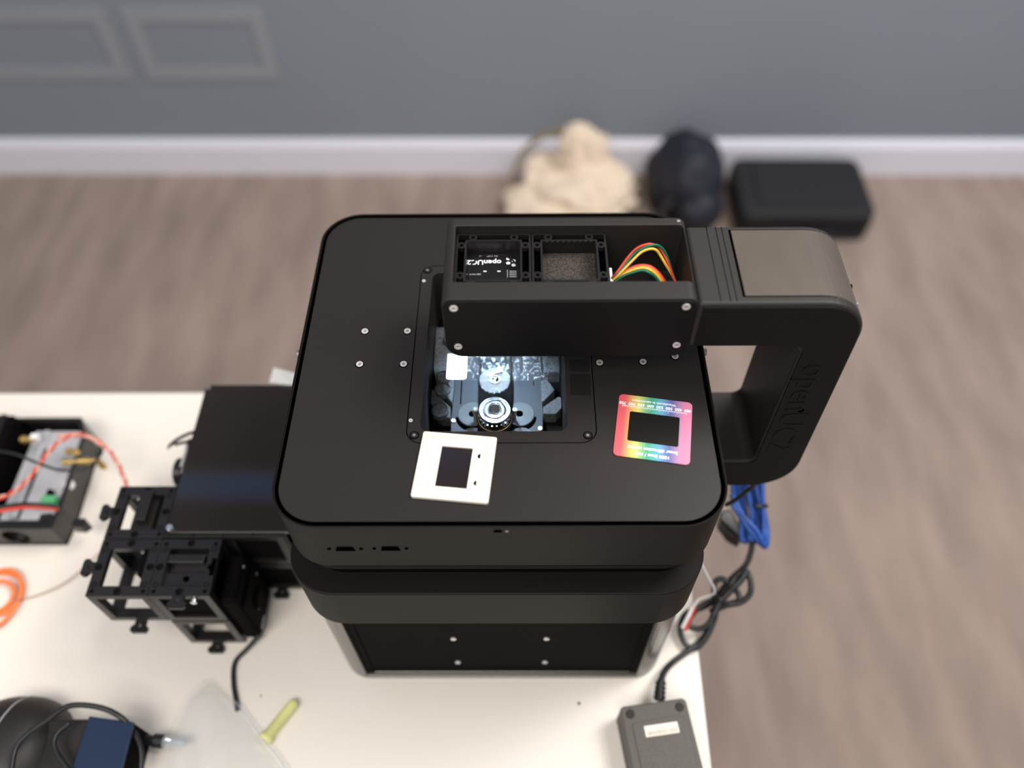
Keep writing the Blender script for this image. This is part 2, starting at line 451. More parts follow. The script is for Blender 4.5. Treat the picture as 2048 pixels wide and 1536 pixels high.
# base column with a shallow recess in its front
bx0, bx1 = -0.155, 0.1235
colp = rrect(bx0, bx1, 0.2200, 0.492, 0.024, 10)
col = mprism('base_column', colp, 0.0, 0.1535, M['column'], mic, bevel=0.0012)
c1 = box('c', -0.1332, 0.1012, 0.20, 0.2240, 0.0065, 0.2, M['black']); c1.data.transform(ML); c1.parent = mic
cut(col, [c1]); add_bevel(col, 0.0008)
mbox('recess_panel', -0.1330, 0.1010, 0.2238, 0.2260, 0.0066, 0.152, M['black'], mic)
mbox('recess_strip', -0.1330, -0.1270, 0.2230, 0.2238, 0.0066, 0.152, M['black'], mic)
mbox('recess_strip', 0.0955, 0.1010, 0.2230, 0.2238, 0.0066, 0.152, M['black'], mic)
SCREW = {}
def screw(r, h, axis, m='steel', parent=mic, at=(0, 0, 0)):
    """cap screw with a hex socket, its head facing +Z or -Y"""
    key = (r, h, m)
    if key not in SCREW:
        bm = bmesh.new()
        hexp = [(r * 0.48 * math.cos(PI / 3 * i), r * 0.48 * math.sin(PI / 3 * i)) for i in range(6)]
        add_prism(bm, circ(0, 0, r, 20), 0, h, 'XY', [hexp])
        me = bpy.data.meshes.new('screw'); bm.to_mesh(me); bm.free(); me.materials.append(M[m])
        bm = bmesh.new(); add_prism(bm, hexp, 0, h * 0.3, 'XY')
        me2 = bpy.data.meshes.new('socket'); bm.to_mesh(me2); bm.free(); me2.materials.append(M['steel_hex'])
        SCREW[key] = (me, me2)
    me, me2 = SCREW[key]
    o = bpy.data.objects.new('screw', me); COL.objects.link(o); o.parent = parent
    s = bpy.data.objects.new('hex_socket', me2); COL.objects.link(s); s.parent = o
    md = o.modifiers.new('bevel', 'BEVEL'); md.width = r * 0.15; md.segments = 2; md.limit_method = 'ANGLE'
    off_ = Vector((0.013, -0.357, 0)) if parent == mic else Vector((0, 0, 0))
    o.location = Vector(at) + off_
    if axis == 'Y': o.rotation_euler = (PI / 2, 0, 0)
    if axis == 'X': o.rotation_euler = (0, PI / 2, 0)
    if axis == '-X': o.rotation_euler = (0, -PI / 2, 0)
    return o
for x, z in ((-0.0512, 0.0905), (0.0207, 0.0905), (-0.0553, 0.0345), (0.0220, 0.0345)):
    pass
for x in (-0.0525, 0.0212):
    for z in (0.091, 0.0335):
        screw(0.0022, 0.0012, 'Y', at=(x, 0.2238, z))
# lower ring
ring = mprism('lower_housing', rrect(-0.1590, 0.1275, 0.2125, 0.502, 0.034, 12), 0.153, 0.2079, M['anod_shaded'], mic, bevel=0.0012)
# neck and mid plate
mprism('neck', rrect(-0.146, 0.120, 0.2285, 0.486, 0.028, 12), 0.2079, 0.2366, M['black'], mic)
mprism('middle_plate', rrect(-0.1500, 0.1240, 0.2240, 0.490, 0.030, 12), 0.2225, 0.2262, M['anod_shaded'], mic, bevel=0.0006)
# upper housing: hollow shell with a floor
shell_out = rrect(X0, X1, Y0, Y1, 0.030, 14)
shell_in = rrect(X0 + 0.0007, X1 - 0.0007, Y0 + 0.0007, Y1 - 0.0007, 0.0293, 14)
up = mprism('upper_housing', shell_out, 0.2366, 0.2905, M['anod_shaded'], mic, holes=[rrect(X0 + 0.004, X1 - 0.004, Y0 + 0.004, Y1 - 0.004, 0.026, 14)])
rim = mprism('housing_rim', shell_out, 0.2903, 0.2912, M['anod_shaded'], mic, holes=[shell_in])
mprism('housing_floor', rrect(X0 + 0.003, X1 - 0.003, Y0 + 0.003, Y1 - 0.003, 0.026, 10), 0.2366, 0.2385, M['black'], mic)
# connector openings in the front
for xc, z in ((-0.1085, 0.2618), (-0.0803, 0.2622)):
    cts = []
    o = prism('port_opening', [(xc - 0.0062, z - 0.0028), (xc + 0.0062, z - 0.0028), (xc + 0.0050, z + 0.0026), (xc - 0.0050, z + 0.0026)][::-1], 0.2200, 0.2207, M['deep'], mic, 'XZ', bevel=0.0006)
    loc(o)
    for s in (-1, 1):
        loc(lathe('port_hole', [(0.0012, 0.0), (0.0012, 0.0006)], M['deep'], mic, (xc + s * 0.0100, 0.2201, z), 'Y', 14))
o = prism('port_opening', rrect(-0.0155, -0.0105, 0.2848, 0.2868, 0.0006, 3), 0.2200, 0.2207, M['deep'], mic, 'XZ'); loc(o)
loc(lathe('port_hole', [(0.0010, 0.0), (0.0010, 0.0006)], M['steel_hex'], mic, (-0.0075, 0.2201, 0.2858), 'Y', 14))
# top plate with the stage panel let in
px0, px1, py0, py1 = -0.0722, 0.0495, 0.2803, 0.4370
plate_hole = rrect(px0 - 0.0006, px1 + 0.0006, py0 - 0.0008, py1 + 0.0006, 0.0105, 8)
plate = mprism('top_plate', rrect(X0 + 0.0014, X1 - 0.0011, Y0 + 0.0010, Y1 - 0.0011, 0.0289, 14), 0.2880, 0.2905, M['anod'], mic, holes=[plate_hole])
add_bevel(plate, 0.0004, 1)
ox0, ox1, oy0, oy1 = -0.0640, 0.0312, 0.2888, 0.4300
lip = mprism('stage_panel', rrect(px0, px1, py0, py1, 0.0098, 8), 0.2850, 0.2905, M['anod'], mic,
             holes=[rrect(ox0, ox1, oy0, oy1, 0.006, 6)])
add_bevel(lip, 0.0005, 1)
# walls of the opening
mprism('opening_wall', rrect(ox0 - 0.0015, ox1 + 0.0015, oy0 - 0.0015, oy1 + 0.0015, 0.007, 6), 0.2390, 0.2850, M['anod'], mic,
       holes=[rrect(ox0, ox1, oy0, oy1, 0.006, 6)])
# faint tray pads on the right of the panel
mprism('tray_pad', rrect(0.0345, 0.0478, 0.3160, 0.3345, 0.001, 2), 0.2900, 0.2909, M['plastic'], mic, bevel=0.0002)
mprism('tray_pad', rrect(0.0345, 0.0478, 0.3362, 0.3470, 0.001, 2), 0.2900, 0.2908, M['plastic'], mic, bevel=0.0002)
for x, y in ((-0.0680, 0.4325), (-0.0672, 0.2858), (0.0440, 0.2853)):
    o = loc(prism('counterbore', circ(x, y, 0.0031, 22), 0.2899, 0.29065, M['deep'], mic))
    screw(0.0024, 0.0004, 'Z', 'plastic', at=(x, y, 0.29065))
for x, y in ((-0.0700, 0.4213), (-0.0703, 0.2970)):
    screw(0.0013, 0.0007, 'Z', at=(x, y, 0.2905))
for x, y in ((-0.1084, 0.3729), (-0.0784, 0.3729), (-0.1088, 0.3435), (-0.0787, 0.3435), (0.0551, 0.3440), (0.0848, 0.3446), (0.1072, 0.3493)):
    loc(prism('counterbore', circ(x, y, 0.0030, 22), 0.2900, 0.29065, M['deep'], mic))
    screw(0.0024, 0.0006, 'Z', at=(x, y, 0.29065))
# side thumb screws
for x, y, ax in ((-0.1520, 0.362, '-X'), (0.1275, 0.3625, 'X')):
    s = 1 if ax == 'X' else -1
    screw(0.0026, 0.0050, ax, 'steel_hex', at=(x - 0.0001 * s, y, 0.279))

# ---- inside the opening
mprism('carriage_plate', rrect(-0.0485, 0.0170, 0.3010, 0.400, 0.002, 4), 0.2405, 0.2450, M['stage'], mic, bevel=0.0004,
       holes=[circ(-0.0310, 0.3120, 0.0085, 24)[::-1], circ(0.0025, 0.3120, 0.0085, 24)[::-1]])
for x in (-0.0335, 0.0008):
    o = loc(lathe('bearing_disc', [(0.0022, 0.2452), (0.0022, 0.2462), (0.0100, 0.2462), (0.0102, 0.2458), (0.0102, 0.2451)], M['stage2'], mic, (x, 0.3325, 0), n=40, bevel=0.0002))
    loc(prism('disc_cutout', [(x + 0.0118 * math.cos(a), 0.3305 + 0.0118 * math.sin(a)) for a in [PI * (1.0 + i / 16) for i in range(17)]], 0.2446, 0.2453, M['deep'], mic))  # black crescent for the cutout below each disc
    loc(lathe('bearing_bore', [(0.0026, 0.2458), (0.0026, 0.2464)], M['deep'], mic, (x + (0.0 if x < -0.01 else -0.0005), 0.3327, 0), n=20))
    loc(prism('bearing_disc', circ(x + 0.001, 0.3130, 0.0082, 32), 0.2451, 0.2459, M['stage2'], mic, bevel=0.0002))
for x, y in ((-0.0475 + 0.0005, 0.3271), (0.0150, 0.3204)):
    screw(0.0016, 0.0012, 'Z', 'steel', at=(x, y, 0.2450))
# focusing rail behind and below the objective
mbox('focus_rail', -0.0290, -0.0048, 0.2950, 0.4050, 0.2450, 0.2520, M['black'], mic, 0.0006)
mbox('rail_slot', -0.0428, -0.0420, 0.3420, 0.3660, 0.2448, 0.2453, M['deep'], mic)
mbox('rail_slot', 0.0105, 0.0112, 0.3580, 0.3640, 0.2448, 0.2453, M['deep'], mic)
# spring posts beside the objective
for x, r in ((-0.0307, 0.0023), (-0.0030, 0.0015)):
    loc(lathe('guide_post', [(r * 0.7, 0.2450), (r * 0.7, 0.2585), (r, 0.2586), (r, 0.2605)], M['steel_hex'], mic, (x, 0.3265, 0), n=20))
screw(0.0023, 0.0012, 'Z', 'chrome', at=(-0.0307, 0.3265, 0.2605))
# textured side supports, each one block with a round boss
def support(pts, z1):
    return loc(prism('printed_support', pts, 0.2385, z1, M['rough_print'], mic, bevel=0.0006))
support([(-0.0636, 0.4100), (-0.0520, 0.4100), (-0.0470, 0.3600), (-0.0480, 0.3385), (-0.0555, 0.3490), (-0.0600, 0.3560), (-0.0634, 0.3700)], 0.2515)
support([(-0.0636, 0.3530), (-0.0560, 0.3440), (-0.0490, 0.3360), (-0.0490, 0.3270), (-0.0550, 0.3270), (-0.0590, 0.3300), (-0.0636, 0.3400)], 0.2500)
support([(0.0165, 0.3590), (0.0210, 0.3590), (0.0262, 0.3500), (0.0180, 0.3400), (0.0165, 0.3400)], 0.2515)
support([(0.0172, 0.3360), (0.0285, 0.3450), (0.0306, 0.3440), (0.0306, 0.3350), (0.0265, 0.3300), (0.0172, 0.3300)], 0.2500)
support([(0.0180, 0.3660), (0.0306, 0.3660), (0.0306, 0.4100), (0.0180, 0.4100)], 0.2515)
for x, y, r in ((-0.0550, 0.3610, 0.0055), (-0.0552, 0.3500, 0.0060), (-0.0560, 0.3315, 0.0062), (-0.052, 0.3960, 0.005)):
    loc(lathe('support_boss', [(r, 0.2480), (r, 0.2535), (r * 0.84, 0.2545), (r * 0.80, 0.2528), (0.0, 0.2528)], M['rough_print'], mic, (x, y, 0), n=26))
# objective
ocx, ocy = -0.0168, 0.3210
lathe_o = loc(lathe('objective_barrel', [(0.0117, 0.2450), (0.0117, 0.2592), (0.0112, 0.2600)], M['plastic'], mic, (ocx, ocy, 0), n=48))
loc(lathe('gold_ring', [(0.0116, 0.2583), (0.01195, 0.2584), (0.01195, 0.2588), (0.0116, 0.2589)], M['brass'], mic, (ocx, ocy, 0), n=48))
loc(lathe('objective_cap', [(0.0112, 0.2598), (0.0112, 0.2625), (0.0112, 0.2674), (0.0108, 0.2682), (0.0098, 0.2682), (0.0094, 0.2673), (0.0083, 0.2673), (0.0080, 0.2684), (0.0068, 0.2686), (0.0064, 0.2676), (0.0054, 0.2676), (0.0050, 0.2690), (0.0038, 0.2692), (0.0034, 0.2682)],
           M['chrome'], mic, (ocx, ocy, 0), n=56, bevel=0.0001))
loc(lathe('front_lens', [(0.0034, 0.2683), (0.0030, 0.2689), (0.0022, 0.2694), (0.0010, 0.2697), (0.0, 0.2698)], M['gloss_panel'], mic, (ocx, ocy, 0), n=28, smooth=True))
for k in range(10):
    a = PI * (1.08 + 0.84 * k / 9)
    loc(box('grip_rib', ocx + 0.0112 * math.cos(a) - 0.0005, ocx + 0.0112 * math.cos(a) + 0.0005, ocy + 0.0112 * math.sin(a) - 0.0005, ocy + 0.0112 * math.sin(a) + 0.0005, 0.2615, 0.2645, M['chrome'], mic))

# ---- illumination arm: hollow box over the stage
A0, A1, AYF, AYB, AZB, AZT = -0.0458, 0.1062, 0.3252, 0.3945, 0.3225, 0.3755
arm_prof = rrect(A0, A1, AZB, AZT, (0.0060, 0.0055, 0.0105, 0.0090), 8)
arm = mprism('illumination_box', arm_prof, AYF, AYB, M['print'], mic, 'XZ')
c1 = box('c', -0.0395, 0.1040, 0.3395, 0.3880, 0.3335, 0.40, M['black']); c1.data.transform(ML); c1.parent = mic
cut(arm, [c1]); add_bevel(arm, 0.0016, 3)
# front cover plate with four screws, shade put into its colour
cov = mprism('front_cover', rrect(A0 + 0.0008, A1 - 0.0008, AZB + 0.0004, AZT - 0.0012, (0.006, 0.006, 0.0105, 0.009), 8), AYF - 0.0012, AYF + 0.0005, M['print_shaded'], mic, 'XZ', bevel=0.0006)
for x, z in ((-0.0384, 0.3695), (-0.0379, 0.3338), (0.0988, 0.3700), (0.0985, 0.3345)):
    screw(0.0025, 0.0008, 'Y', at=(x, AYF - 0.0012, z))
mbox('edge_screw', 0.1000, 0.1025, 0.3900, 0.3920, 0.3750, 0.3762, M['steel_hex'], mic, 0.0004)
# lamp under the arm
loc(lathe('lamp_ring', [(0.014, 0.3200), (0.014, 0.3228)], M['plastic'], mic, (ocx, 0.352, 0), n=36))
loc(lathe('led_emitter', [(0.006, 0.3194), (0.006, 0.3201)], M['led'], mic, (ocx, 0.352, 0), n=24))
ld = bpy.data.lights.new('microscope_led', 'SPOT'); ld.energy = 1.3; ld.color = (0.66, 0.84, 1.0)
ld.spot_size = math.radians(102); ld.spot_blend = 0.5; ld.shadow_soft_size = 0.005
lo = bpy.data.objects.new('microscope_led', ld); COL.objects.link(lo); lo.location = (ocx, 0.352, 0.3188)
lo.rotation_euler = (math.radians(-14), 0, 0)

# ---- side handle
def rpoly(pts):
    """polygon with rounded corners: (x, z, r)"""
    out = []
    n = len(pts)
    for i, (x, z, r) in enumerate(pts):
        p = Vector((x, z)); a = Vector(pts[i - 1][:2]); b = Vector(pts[(i + 1) % n][:2])
        if r <= 0: out.append((x, z)); continue
        u = (a - p).normalized(); v = (b - p).normalized()
        ang = u.angle(v); d = r / math.tan(ang / 2)
        c = p + (u + v).normalized() * (r / math.sin(ang / 2))
        s = p + u * d; e = p + v * d
        a0 = math.atan2(s.y - c.y, s.x - c.x); a1 = math.atan2(e.y - c.y, e.x - c.x)
        da = (a1 - a0 + PI) % (2 * PI) - PI
        for k in range(11):
            t = a0 + da * k / 10
            out.append((c.x + r * math.cos(t), c.y + r * math.sin(t)))
    return out
HYF, HYB = 0.3235, 0.3900
outer = rpoly([(0.1060, 0.3725, 0), (0.1060, 0.3330, 0), (0.1773, 0.3330, 0.008), (0.1780, 0.1938, 0.008), (0.1130, 0.1938, 0), (0.1130, 0.1575, 0),
               (0.2155, 0.1575, 0.034), (0.2095, 0.3725, 0.030)])
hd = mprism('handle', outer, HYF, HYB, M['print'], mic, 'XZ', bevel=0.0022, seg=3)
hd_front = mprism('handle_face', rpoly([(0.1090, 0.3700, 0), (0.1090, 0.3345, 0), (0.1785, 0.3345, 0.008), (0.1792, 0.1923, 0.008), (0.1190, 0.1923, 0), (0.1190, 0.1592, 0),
               (0.2137, 0.1592, 0.032), (0.2077, 0.3700, 0.028)]), HYF - 0.0009, HYF + 0.002, M['print_shaded'], mic, 'XZ', bevel=0.0005)
# inlay following the curve over the corner
prof = []
for k in range(9): prof.append((0.1325 + (0.1795 - 0.1325) * k / 8, 0.3725))
cxh, czh, rh = 0.1797, 0.3425, 0.030
for k in range(1, 12):
    a = math.radians(90 - 86 * k / 11)
    prof.append((cxh + rh * math.cos(a), czh + rh * math.sin(a)))
def strip(name, prof, cx, cz, y0, y1, lift, thick, m, parent, bevel=0.0003):
    outp = []; inp = []
    for i, (x, z) in enumerate(prof):
        a = Vector(prof[max(i - 1, 0)]); b = Vector(prof[min(i + 1, len(prof) - 1)])
        t = (b - a).normalized(); nrm = Vector((-t.y, t.x))
        if nrm.y < 0 and nrm.x < 0: nrm = -nrm
        if nrm.y < -0.2: nrm = -nrm
        outp.append((x + nrm.x * lift, z + nrm.y * lift)); inp.append((x + nrm.x * (lift - thick), z + nrm.y * (lift - thick)))
    return loc(prism(name, outp + inp[::-1], y0, y1, m, parent, 'XZ', bevel=bevel))
strip('inlay_gap', prof, cxh, czh, 0.3290, 0.3862, 0.00015, 0.001, M['deep'], mic, 0)
strip('handle_inlay', [(prof[0][0] + 0.0013, prof[0][1])] + prof[1:], cxh, czh, 0.3296, 0.3854, 0.0006, 0.0014, M['inlay'], mic)
for x in (0.1190, 0.1248, 0.1285):
    mbox('joint_seam', x - 0.00018, x + 0.00018, HYF + 0.002, HYB - 0.001, 0.3722, 0.37265, M['deep'], mic)
loc(lathe('screw_hole', [(0.0021, 0), (0.0021, 0.0006)], M['deep'], mic, (0.1950, HYF - 0.0012, 0.2637), 'Y', 18))
loc(lathe('screw_hole', [(0.0017, 0), (0.0017, 0.0010)], M['deep'], mic, (0.2085, 0.3560, 0.3520), 'X', 18))
loc(lathe('screw', [(0.0015, 0), (0.0015, 0.0016)], M['steel_hex'], mic, (0.2088, 0.3430, 0.3500), 'X', 14))
# raised lettering down the handle, read from top to bottom
tm = ML @ Matrix(((0, 1, 0, 0.1915), (0, 0, -1, HYF - 0.0010), (-1, 0, 0, 0.2630), (0, 0, 0, 1)))
text('handle_lettering', 'openUC2', 0.0255, M['print_shaded'], tm, mic, 0.00035, 1.05)

# ------------------------------------------------------------------ optics cubes set inside the arm
def insert_cube(name, label, x0, kind):
    S = 0.0470; yb = 0.3875; yf = yb - S; zt = 0.3690
    t = thing(name, label, 'optics cube', (x0 + S / 2, yb - S / 2, 0.3340))
    h = S / 2; z1 = zt - 0.3340
    fr = bmesh.new()
    add_prism(fr, rrect(-h, h, -h, h, 0.001, 2), 0, z1, 'XY', [rrect(-h + 0.0012, h - 0.0012, -h + 0.0012, h - 0.0012, 0.001, 2)])
    add_prism(fr, rrect(-h + 0.0055, h - 0.0055, -h + 0.0055, h - 0.0055, 0.001, 2), z1 - 0.018, z1, 'XY', [rrect(-h + 0.0067, h - 0.0067, -h + 0.0067, h - 0.0067, 0.001, 2)])
    bm_to('cube_frame', fr, M['plastic'], t)
    prism('slot_floor', rrect(-h + 0.001, h - 0.001, -h + 0.001, h - 0.001, 0.001, 2), z1 - 0.0050, z1 - 0.0040, M['deep'], t, holes=[rrect(-h + 0.006, h - 0.006, -h + 0.006, h - 0.006, 0.001, 2)])
    e1, e2 = h - 0.0034, h - 0.0105
    for sx in (-1, 1):
        for sy in (-1, 1):
            for a, b in ((e1, e2), (e2, e1)):
                lathe('screw_boss', [(0.0014, z1 - 0.003), (0.0014, z1 + 0.0002), (0.0027, z1 + 0.0002), (0.0027, z1 - 0.003)], M['plastic'], t, (sx * a, sy * b, 0), n=20)
    w = h - 0.0066
    if kind == 'board':
        prism('circuit_board', rrect(-w, w, -w, w, 0.001, 2), 0.0225, 0.0240, M['pcb'], t)
        prism('lens_rim', circ(0, 0.0000, 0.0163, 48), 0.0240, 0.0246, M['plastic'], t, holes=[circ(0, 0.0000, 0.0153, 48)])
        Z = 0.0241
        rt = Matrix.Rotation(PI, 4, 'Z')
        text('board_lettering', 'openUC2', 0.0056, M['ink'], Matrix.Translation((-0.0062, 0.0092, Z)) @ rt, t, 0.0001, 1.0, 0.00012)
        text('board_lettering', 'Rev. 2 LED matrix', 0.0016, M['ink_dim'], Matrix.Translation((-0.0035, 0.0145, Z)) @ rt, t, 0.0001)
        text('board_lettering', 'LED MATRIX', 0.0016, M['ink_dim'], Matrix.Translation((-0.0125, -0.0015, Z)) @ rt, t, 0.0001)
        bm = bmesh.new()
        for dx, dz in ((0, 0.0009), (0, -0.0030), (0.0034, -0.0010), (0.0034, -0.0048)):
            q = [(0.0092 + dx + 0.0015 * math.cos(PI / 6 + PI / 3 * i), 0.0112 + dz + 0.0013 * math.sin(PI / 6 + PI / 3 * i)) for i in range(6)]
            add_prism(bm, q, Z - 0.0001, Z + 0.0001)
        bm_to('cube_logo', bm, M['ink'], t)
        bm = bmesh.new()
        for dz in (0, 0.0016, 0.0032, 0.0048): add_box(bm, 0.0100, 0.0145, -0.0040 + dz, -0.0035 + dz, Z - 0.0001, Z + 0.0001)
        add_box(bm, 0.0086, 0.0089, -0.0045, 0.0022, Z - 0.0001, Z + 0.0001)
        bm_to('board_table', bm, M['ink_dim'], t)
        for x in (-0.0055, 0.0034): box('solder_pad', x - 0.001, x + 0.001, 0.0006, 0.0013, Z - 0.0001, Z + 0.0002, M['ink'], t)
    else:
        prism('diffuser_foam', rrect(-w, w, -w, w, 0.001, 2), 0.0170, 0.0240, M['foam'], t)
        bm = bmesh.new()
        for k in range(9): add_box(bm, -w + 0.002 + k * 0.0035, -w + 0.0040 + k * 0.0035, w - 0.0012, w, z1 - 0.0015, z1 + 0.0002)
        bm_to('toothed_edge', bm, M['plastic'], t)
    return t
insert_cube('optics_cube', 'black optics cube in the arm box with a lettered board inside', -0.0392, 'board')
insert_cube('optics_cube', 'black optics cube in the arm box filled with grey speckled foam', 0.0084, 'foam')

# wires in the arm box
wb = thing('sensor_wires', 'red, yellow and green wires looping in the arm box', 'wires', (0.080, 0.362, 0.3345))
def wl(px, py, z):
    p = P(px, py, z); return (p.x - 0.080, p.y - 0.362, p.z - 0.3345)
def warc(name, px, m, zs, dx=0, dy=0, r=0.00085):
    tube(name, [wl(a + dx, b + dy, z) for (a, b), z in zip(px, zs)], r, M[m], wb, 8)
hi_path = [(1222, 561), (1238, 543), (1262, 512), (1282, 494), (1302, 489), (1318, 494), (1330, 512), (1342, 538), (1350, 556), (1358, 572)]
hz = [0.352, 0.357, 0.362, 0.366, 0.367, 0.366, 0.362, 0.356, 0.350, 0.345]
warc('red_wire', [(1222, 559), (1236, 542), (1258, 512), (1275, 496), (1293, 489), (1306, 489), (1320, 497), (1336, 525), (1346, 552), (1356, 574)], 'red', hz)
warc('green_wire', [(1223, 560), (1240, 543), (1264, 512), (1283, 498), (1302, 491), (1316, 491), (1328, 501), (1338, 522), (1345, 545), (1352, 566)], 'green', hz)
warc('yellow_wire', [(1224, 562), (1242, 545), (1262, 524), (1282, 505), (1300, 498), (1312, 500), (1320, 510), (1332, 530), (1343, 548), (1354, 570)], 'yellow', hz)
lz = [0.350, 0.353, 0.355, 0.356, 0.355, 0.351, 0.345]
warc('red_wire', [(1223, 563), (1245, 545), (1265, 534), (1285, 530), (1303, 534), (1320, 548), (1336, 572)], 'red', lz)
warc('orange_wire', [(1223, 563), (1245, 547), (1265, 537), (1285, 533), (1302, 537), (1318, 550), (1333, 573)], 'orange', lz)
warc('yellow_wire', [(1224, 564), (1246, 549), (1266, 540), (1285, 536), (1300, 540), (1315, 552), (1330, 574)], 'yellow', lz)
warc('green_wire', [(1225, 566), (1247, 552), (1267, 545), (1285, 541), (1299, 546), (1312, 556), (1326, 575)], 'green', lz)
p = P(1220, 552, 0.350)
box('white_plug', p.x - 0.080 - 0.0006, p.x - 0.080 + 0.0012, p.y - 0.362 - 0.0075, p.y - 0.362 + 0.0045, 0.012, 0.0185, M['white'], wb, 0.0003)

# ------------------------------------------------------------------ specimen slide and what lies on it
SZ = 0.2800
sl = thing('specimen_slide', 'glass microscope slide with white frosted end in the lit opening', 'slide', (-0.0150, 0.3485, SZ))
prism('slide_glass', rrect(-0.0358, 0.0356, -0.0118, 0.0120, 0.0005, 2), 0, 0.0010, M['dusty'], sl, bevel=0.0001, seg=1)
prism('frosted_end', rrect(-0.0352, -0.0210, -0.0112, 0.0116, (0.0005, 0.0005, 0.0022, 0.0022), 5), 0.0010, 0.0013, M['paper'], sl)
box('bright_edge', -0.0338, 0.0310, -0.01195, -0.0118, 0.0001, 0.0010, M['glass'], sl)
dc = thing('cover_disc', 'round frosted clear disc lying on the glass slide', 'disc', (-0.0166, 0.3362, SZ + 0.0011))
lathe('disc_body', [(0.0104, 0.0), (0.0106, 0.0003), (0.0106, 0.0010), (0.0102, 0.0013)], M['frost'], dc, n=44)
lathe('disc_recess', [(0.0036, 0.0013), (0.0036, 0.0018), (0.0028, 0.0018), (0.0026, 0.0013)], M['stage2'], dc, n=28)
for k in range(7):
    a = PI * (1.20 + 0.6 * k / 6)
    box('edge_tooth', 0.0103 * math.cos(a) - 0.0008, 0.0103 * math.cos(a) + 0.0008, 0.0103 * math.sin(a) - 0.0007, 0.0103 * math.sin(a) + 0.0005, -0.0006, 0.0010, M['frost'], dc, 0.0002)
cg = thing('cover_slip', 'thin square glass cover slip behind the frosted disc', 'cover slip', (-0.0166, 0.3540, SZ + 0.0012))
prism('slip_glass', rrect(-0.0086, 0.0086, -0.0100, 0.0062, 0.0002, 1), 0, 0.0004, M['glass'], cg)
ps = tag(prism('paper_scrap', [(-0.0052, -0.0038), (0.0, -0.0012), (0.0034, 0.0040), (0.0044, 0.0022), (0.0062, -0.0012), (0.0010, -0.0030), (-0.0032, -0.0060)], 0, 0.00015, M['paper']),
     'small torn white paper scrap on the frosted disc', 'paper scrap')
ps.location = (-0.0170, 0.3440, SZ + 0.0031)

# ------------------------------------------------------------------ two slide mounts on the plate
def frame_from(c, w_dir):
    a = math.atan2(w_dir.y, w_dir.x); return a
wa, wb_, wc, wd = P(847.6, 863.8, .292), P(993.7, 876, .292), P(976, 1007.5, .292), P(822.5, 994, .292)
ctr = (wa + wb_ + wc + wd) / 4
S2 = 0.0237
ws = thing('slide_mount', 'ivory plastic slide mount with dark film at the front of the plate', 'slide mount', (ctr.x, ctr.y, 0.29065), math.atan2((wb_ - wa).y, (wb_ - wa).x))
ws.rotation_euler[0] = 0.0
hole = rrect(-0.0102, 0.0094, -0.0151, 0.0140, 0.0003, 2)
prism('mount_frame', rrect(-S2, S2, -S2, S2, 0.0014, 5), 0, 0.0022, M['ivory'], ws, holes=[hole], bevel=0.0004)
box('film_window', -0.0105, 0.0097, -0.0154, 0.0143, 0.0006, 0.0010, M['film'], ws)
for x0, x1, y0, y1 in ((0.0182, 0.0186, -0.0190, 0.0175), (-0.0200, 0.0180, 0.0197, 0.0200), (-0.0205, -0.0202, -0.019, -0.008), (-0.0208, -0.0204, -0.003, 0.003), (-0.0205, 0.0205, -0.0203, -0.0201), (-0.0212, -0.0209, 0.008, 0.0196)):
    box('mould_line', x0, x1, y0, y1, 0.0021, 0.00228, M['ivory_line'], ws)
for y in (0.0085, -0.0108):
    prism('notch', [(0.0148 + 0.0017 * math.cos(a), y + 0.0017 * math.sin(a)) for a in [PI / 2 + PI * i / 10 for i in range(11)]], 0.0021, 0.0023, M['black'], ws)

q = 1 / 8.53
ra, rb_, rc, rd = P(1200 + 335 * q, 770 + 160 * q, .291), P(1200 + 1590 * q, 770 + 320 * q, .291), P(1200 + 1520 * q, 770 + 1370 * q, .291), P(1200 + 210 * q, 770 + 1190 * q, .291)
ctr = (ra + rb_ + rc + rd) / 4
gs = thing('grating_slide', 'rainbow coloured diffraction grating slide on the right of the plate', 'slide mount', (ctr.x, ctr.y, 0.29065), math.atan2((rb_ - ra).y, (rb_ - ra).x))
S3 = 0.02395
prism('card_frame', rrect(-S3, S3, -S3, S3, 0.0030, 6), 0, 0.0009, M['rainbow'], gs, holes=[rrect(-0.0160, 0.0162, -0.0118, 0.0112, 0.0012, 4)], bevel=0.0002, seg=1)
box('grating_film', -0.0163, 0.0165, -0.0121, 0.0115, 0.0002, 0.0005, M['film2'], gs)
rt = Matrix.Rotation(PI, 4, 'Z')
Z = 0.00092
text('card_lettering', '1000 lines / mm', 0.0034, M['ink'], Matrix.Translation((0.0005, -0.0208, Z)) @ rt, gs, 0.00003, 1.0, 0.00006)
text('card_lettering', 'linear diffraction grating', 0.0034, M['ink'], Matrix.Translation((0.0005, -0.0165, Z)) @ rt, gs, 0.00003, 0.96, 0.00006)
text('card_lettering', 'Wavelength in nanometers', 0.0026, M['ink'], Matrix.Translation((-0.001, 0.0200, Z)) @ rt, gs, 0.00003, 1.0, 0.00005)
for k, s in enumerate(('750', '700', '650', '600', '550', '500', '450', '400')):
    text('card_numeral', s, 0.0030, M['ink'], Matrix.Translation((-0.0212 + k * 0.00605, 0.0170, Z)) @ rt, gs, 0.00003, 1.0, 0.0001)
bm = bmesh.new()
add_box(bm, -0.0215, 0.0205, 0.0148, 0.0151, Z - 0.0001, Z + 0.00005)
for k in range(43): add_box(bm, -0.0212 + k * 0.00099, -0.0210 + k * 0.00099, 0.0140 if k % 6 else 0.0134, 0.0149, Z - 0.0001, Z + 0.00005)
bm_to('printed_scale', bm, M['ink'], gs)

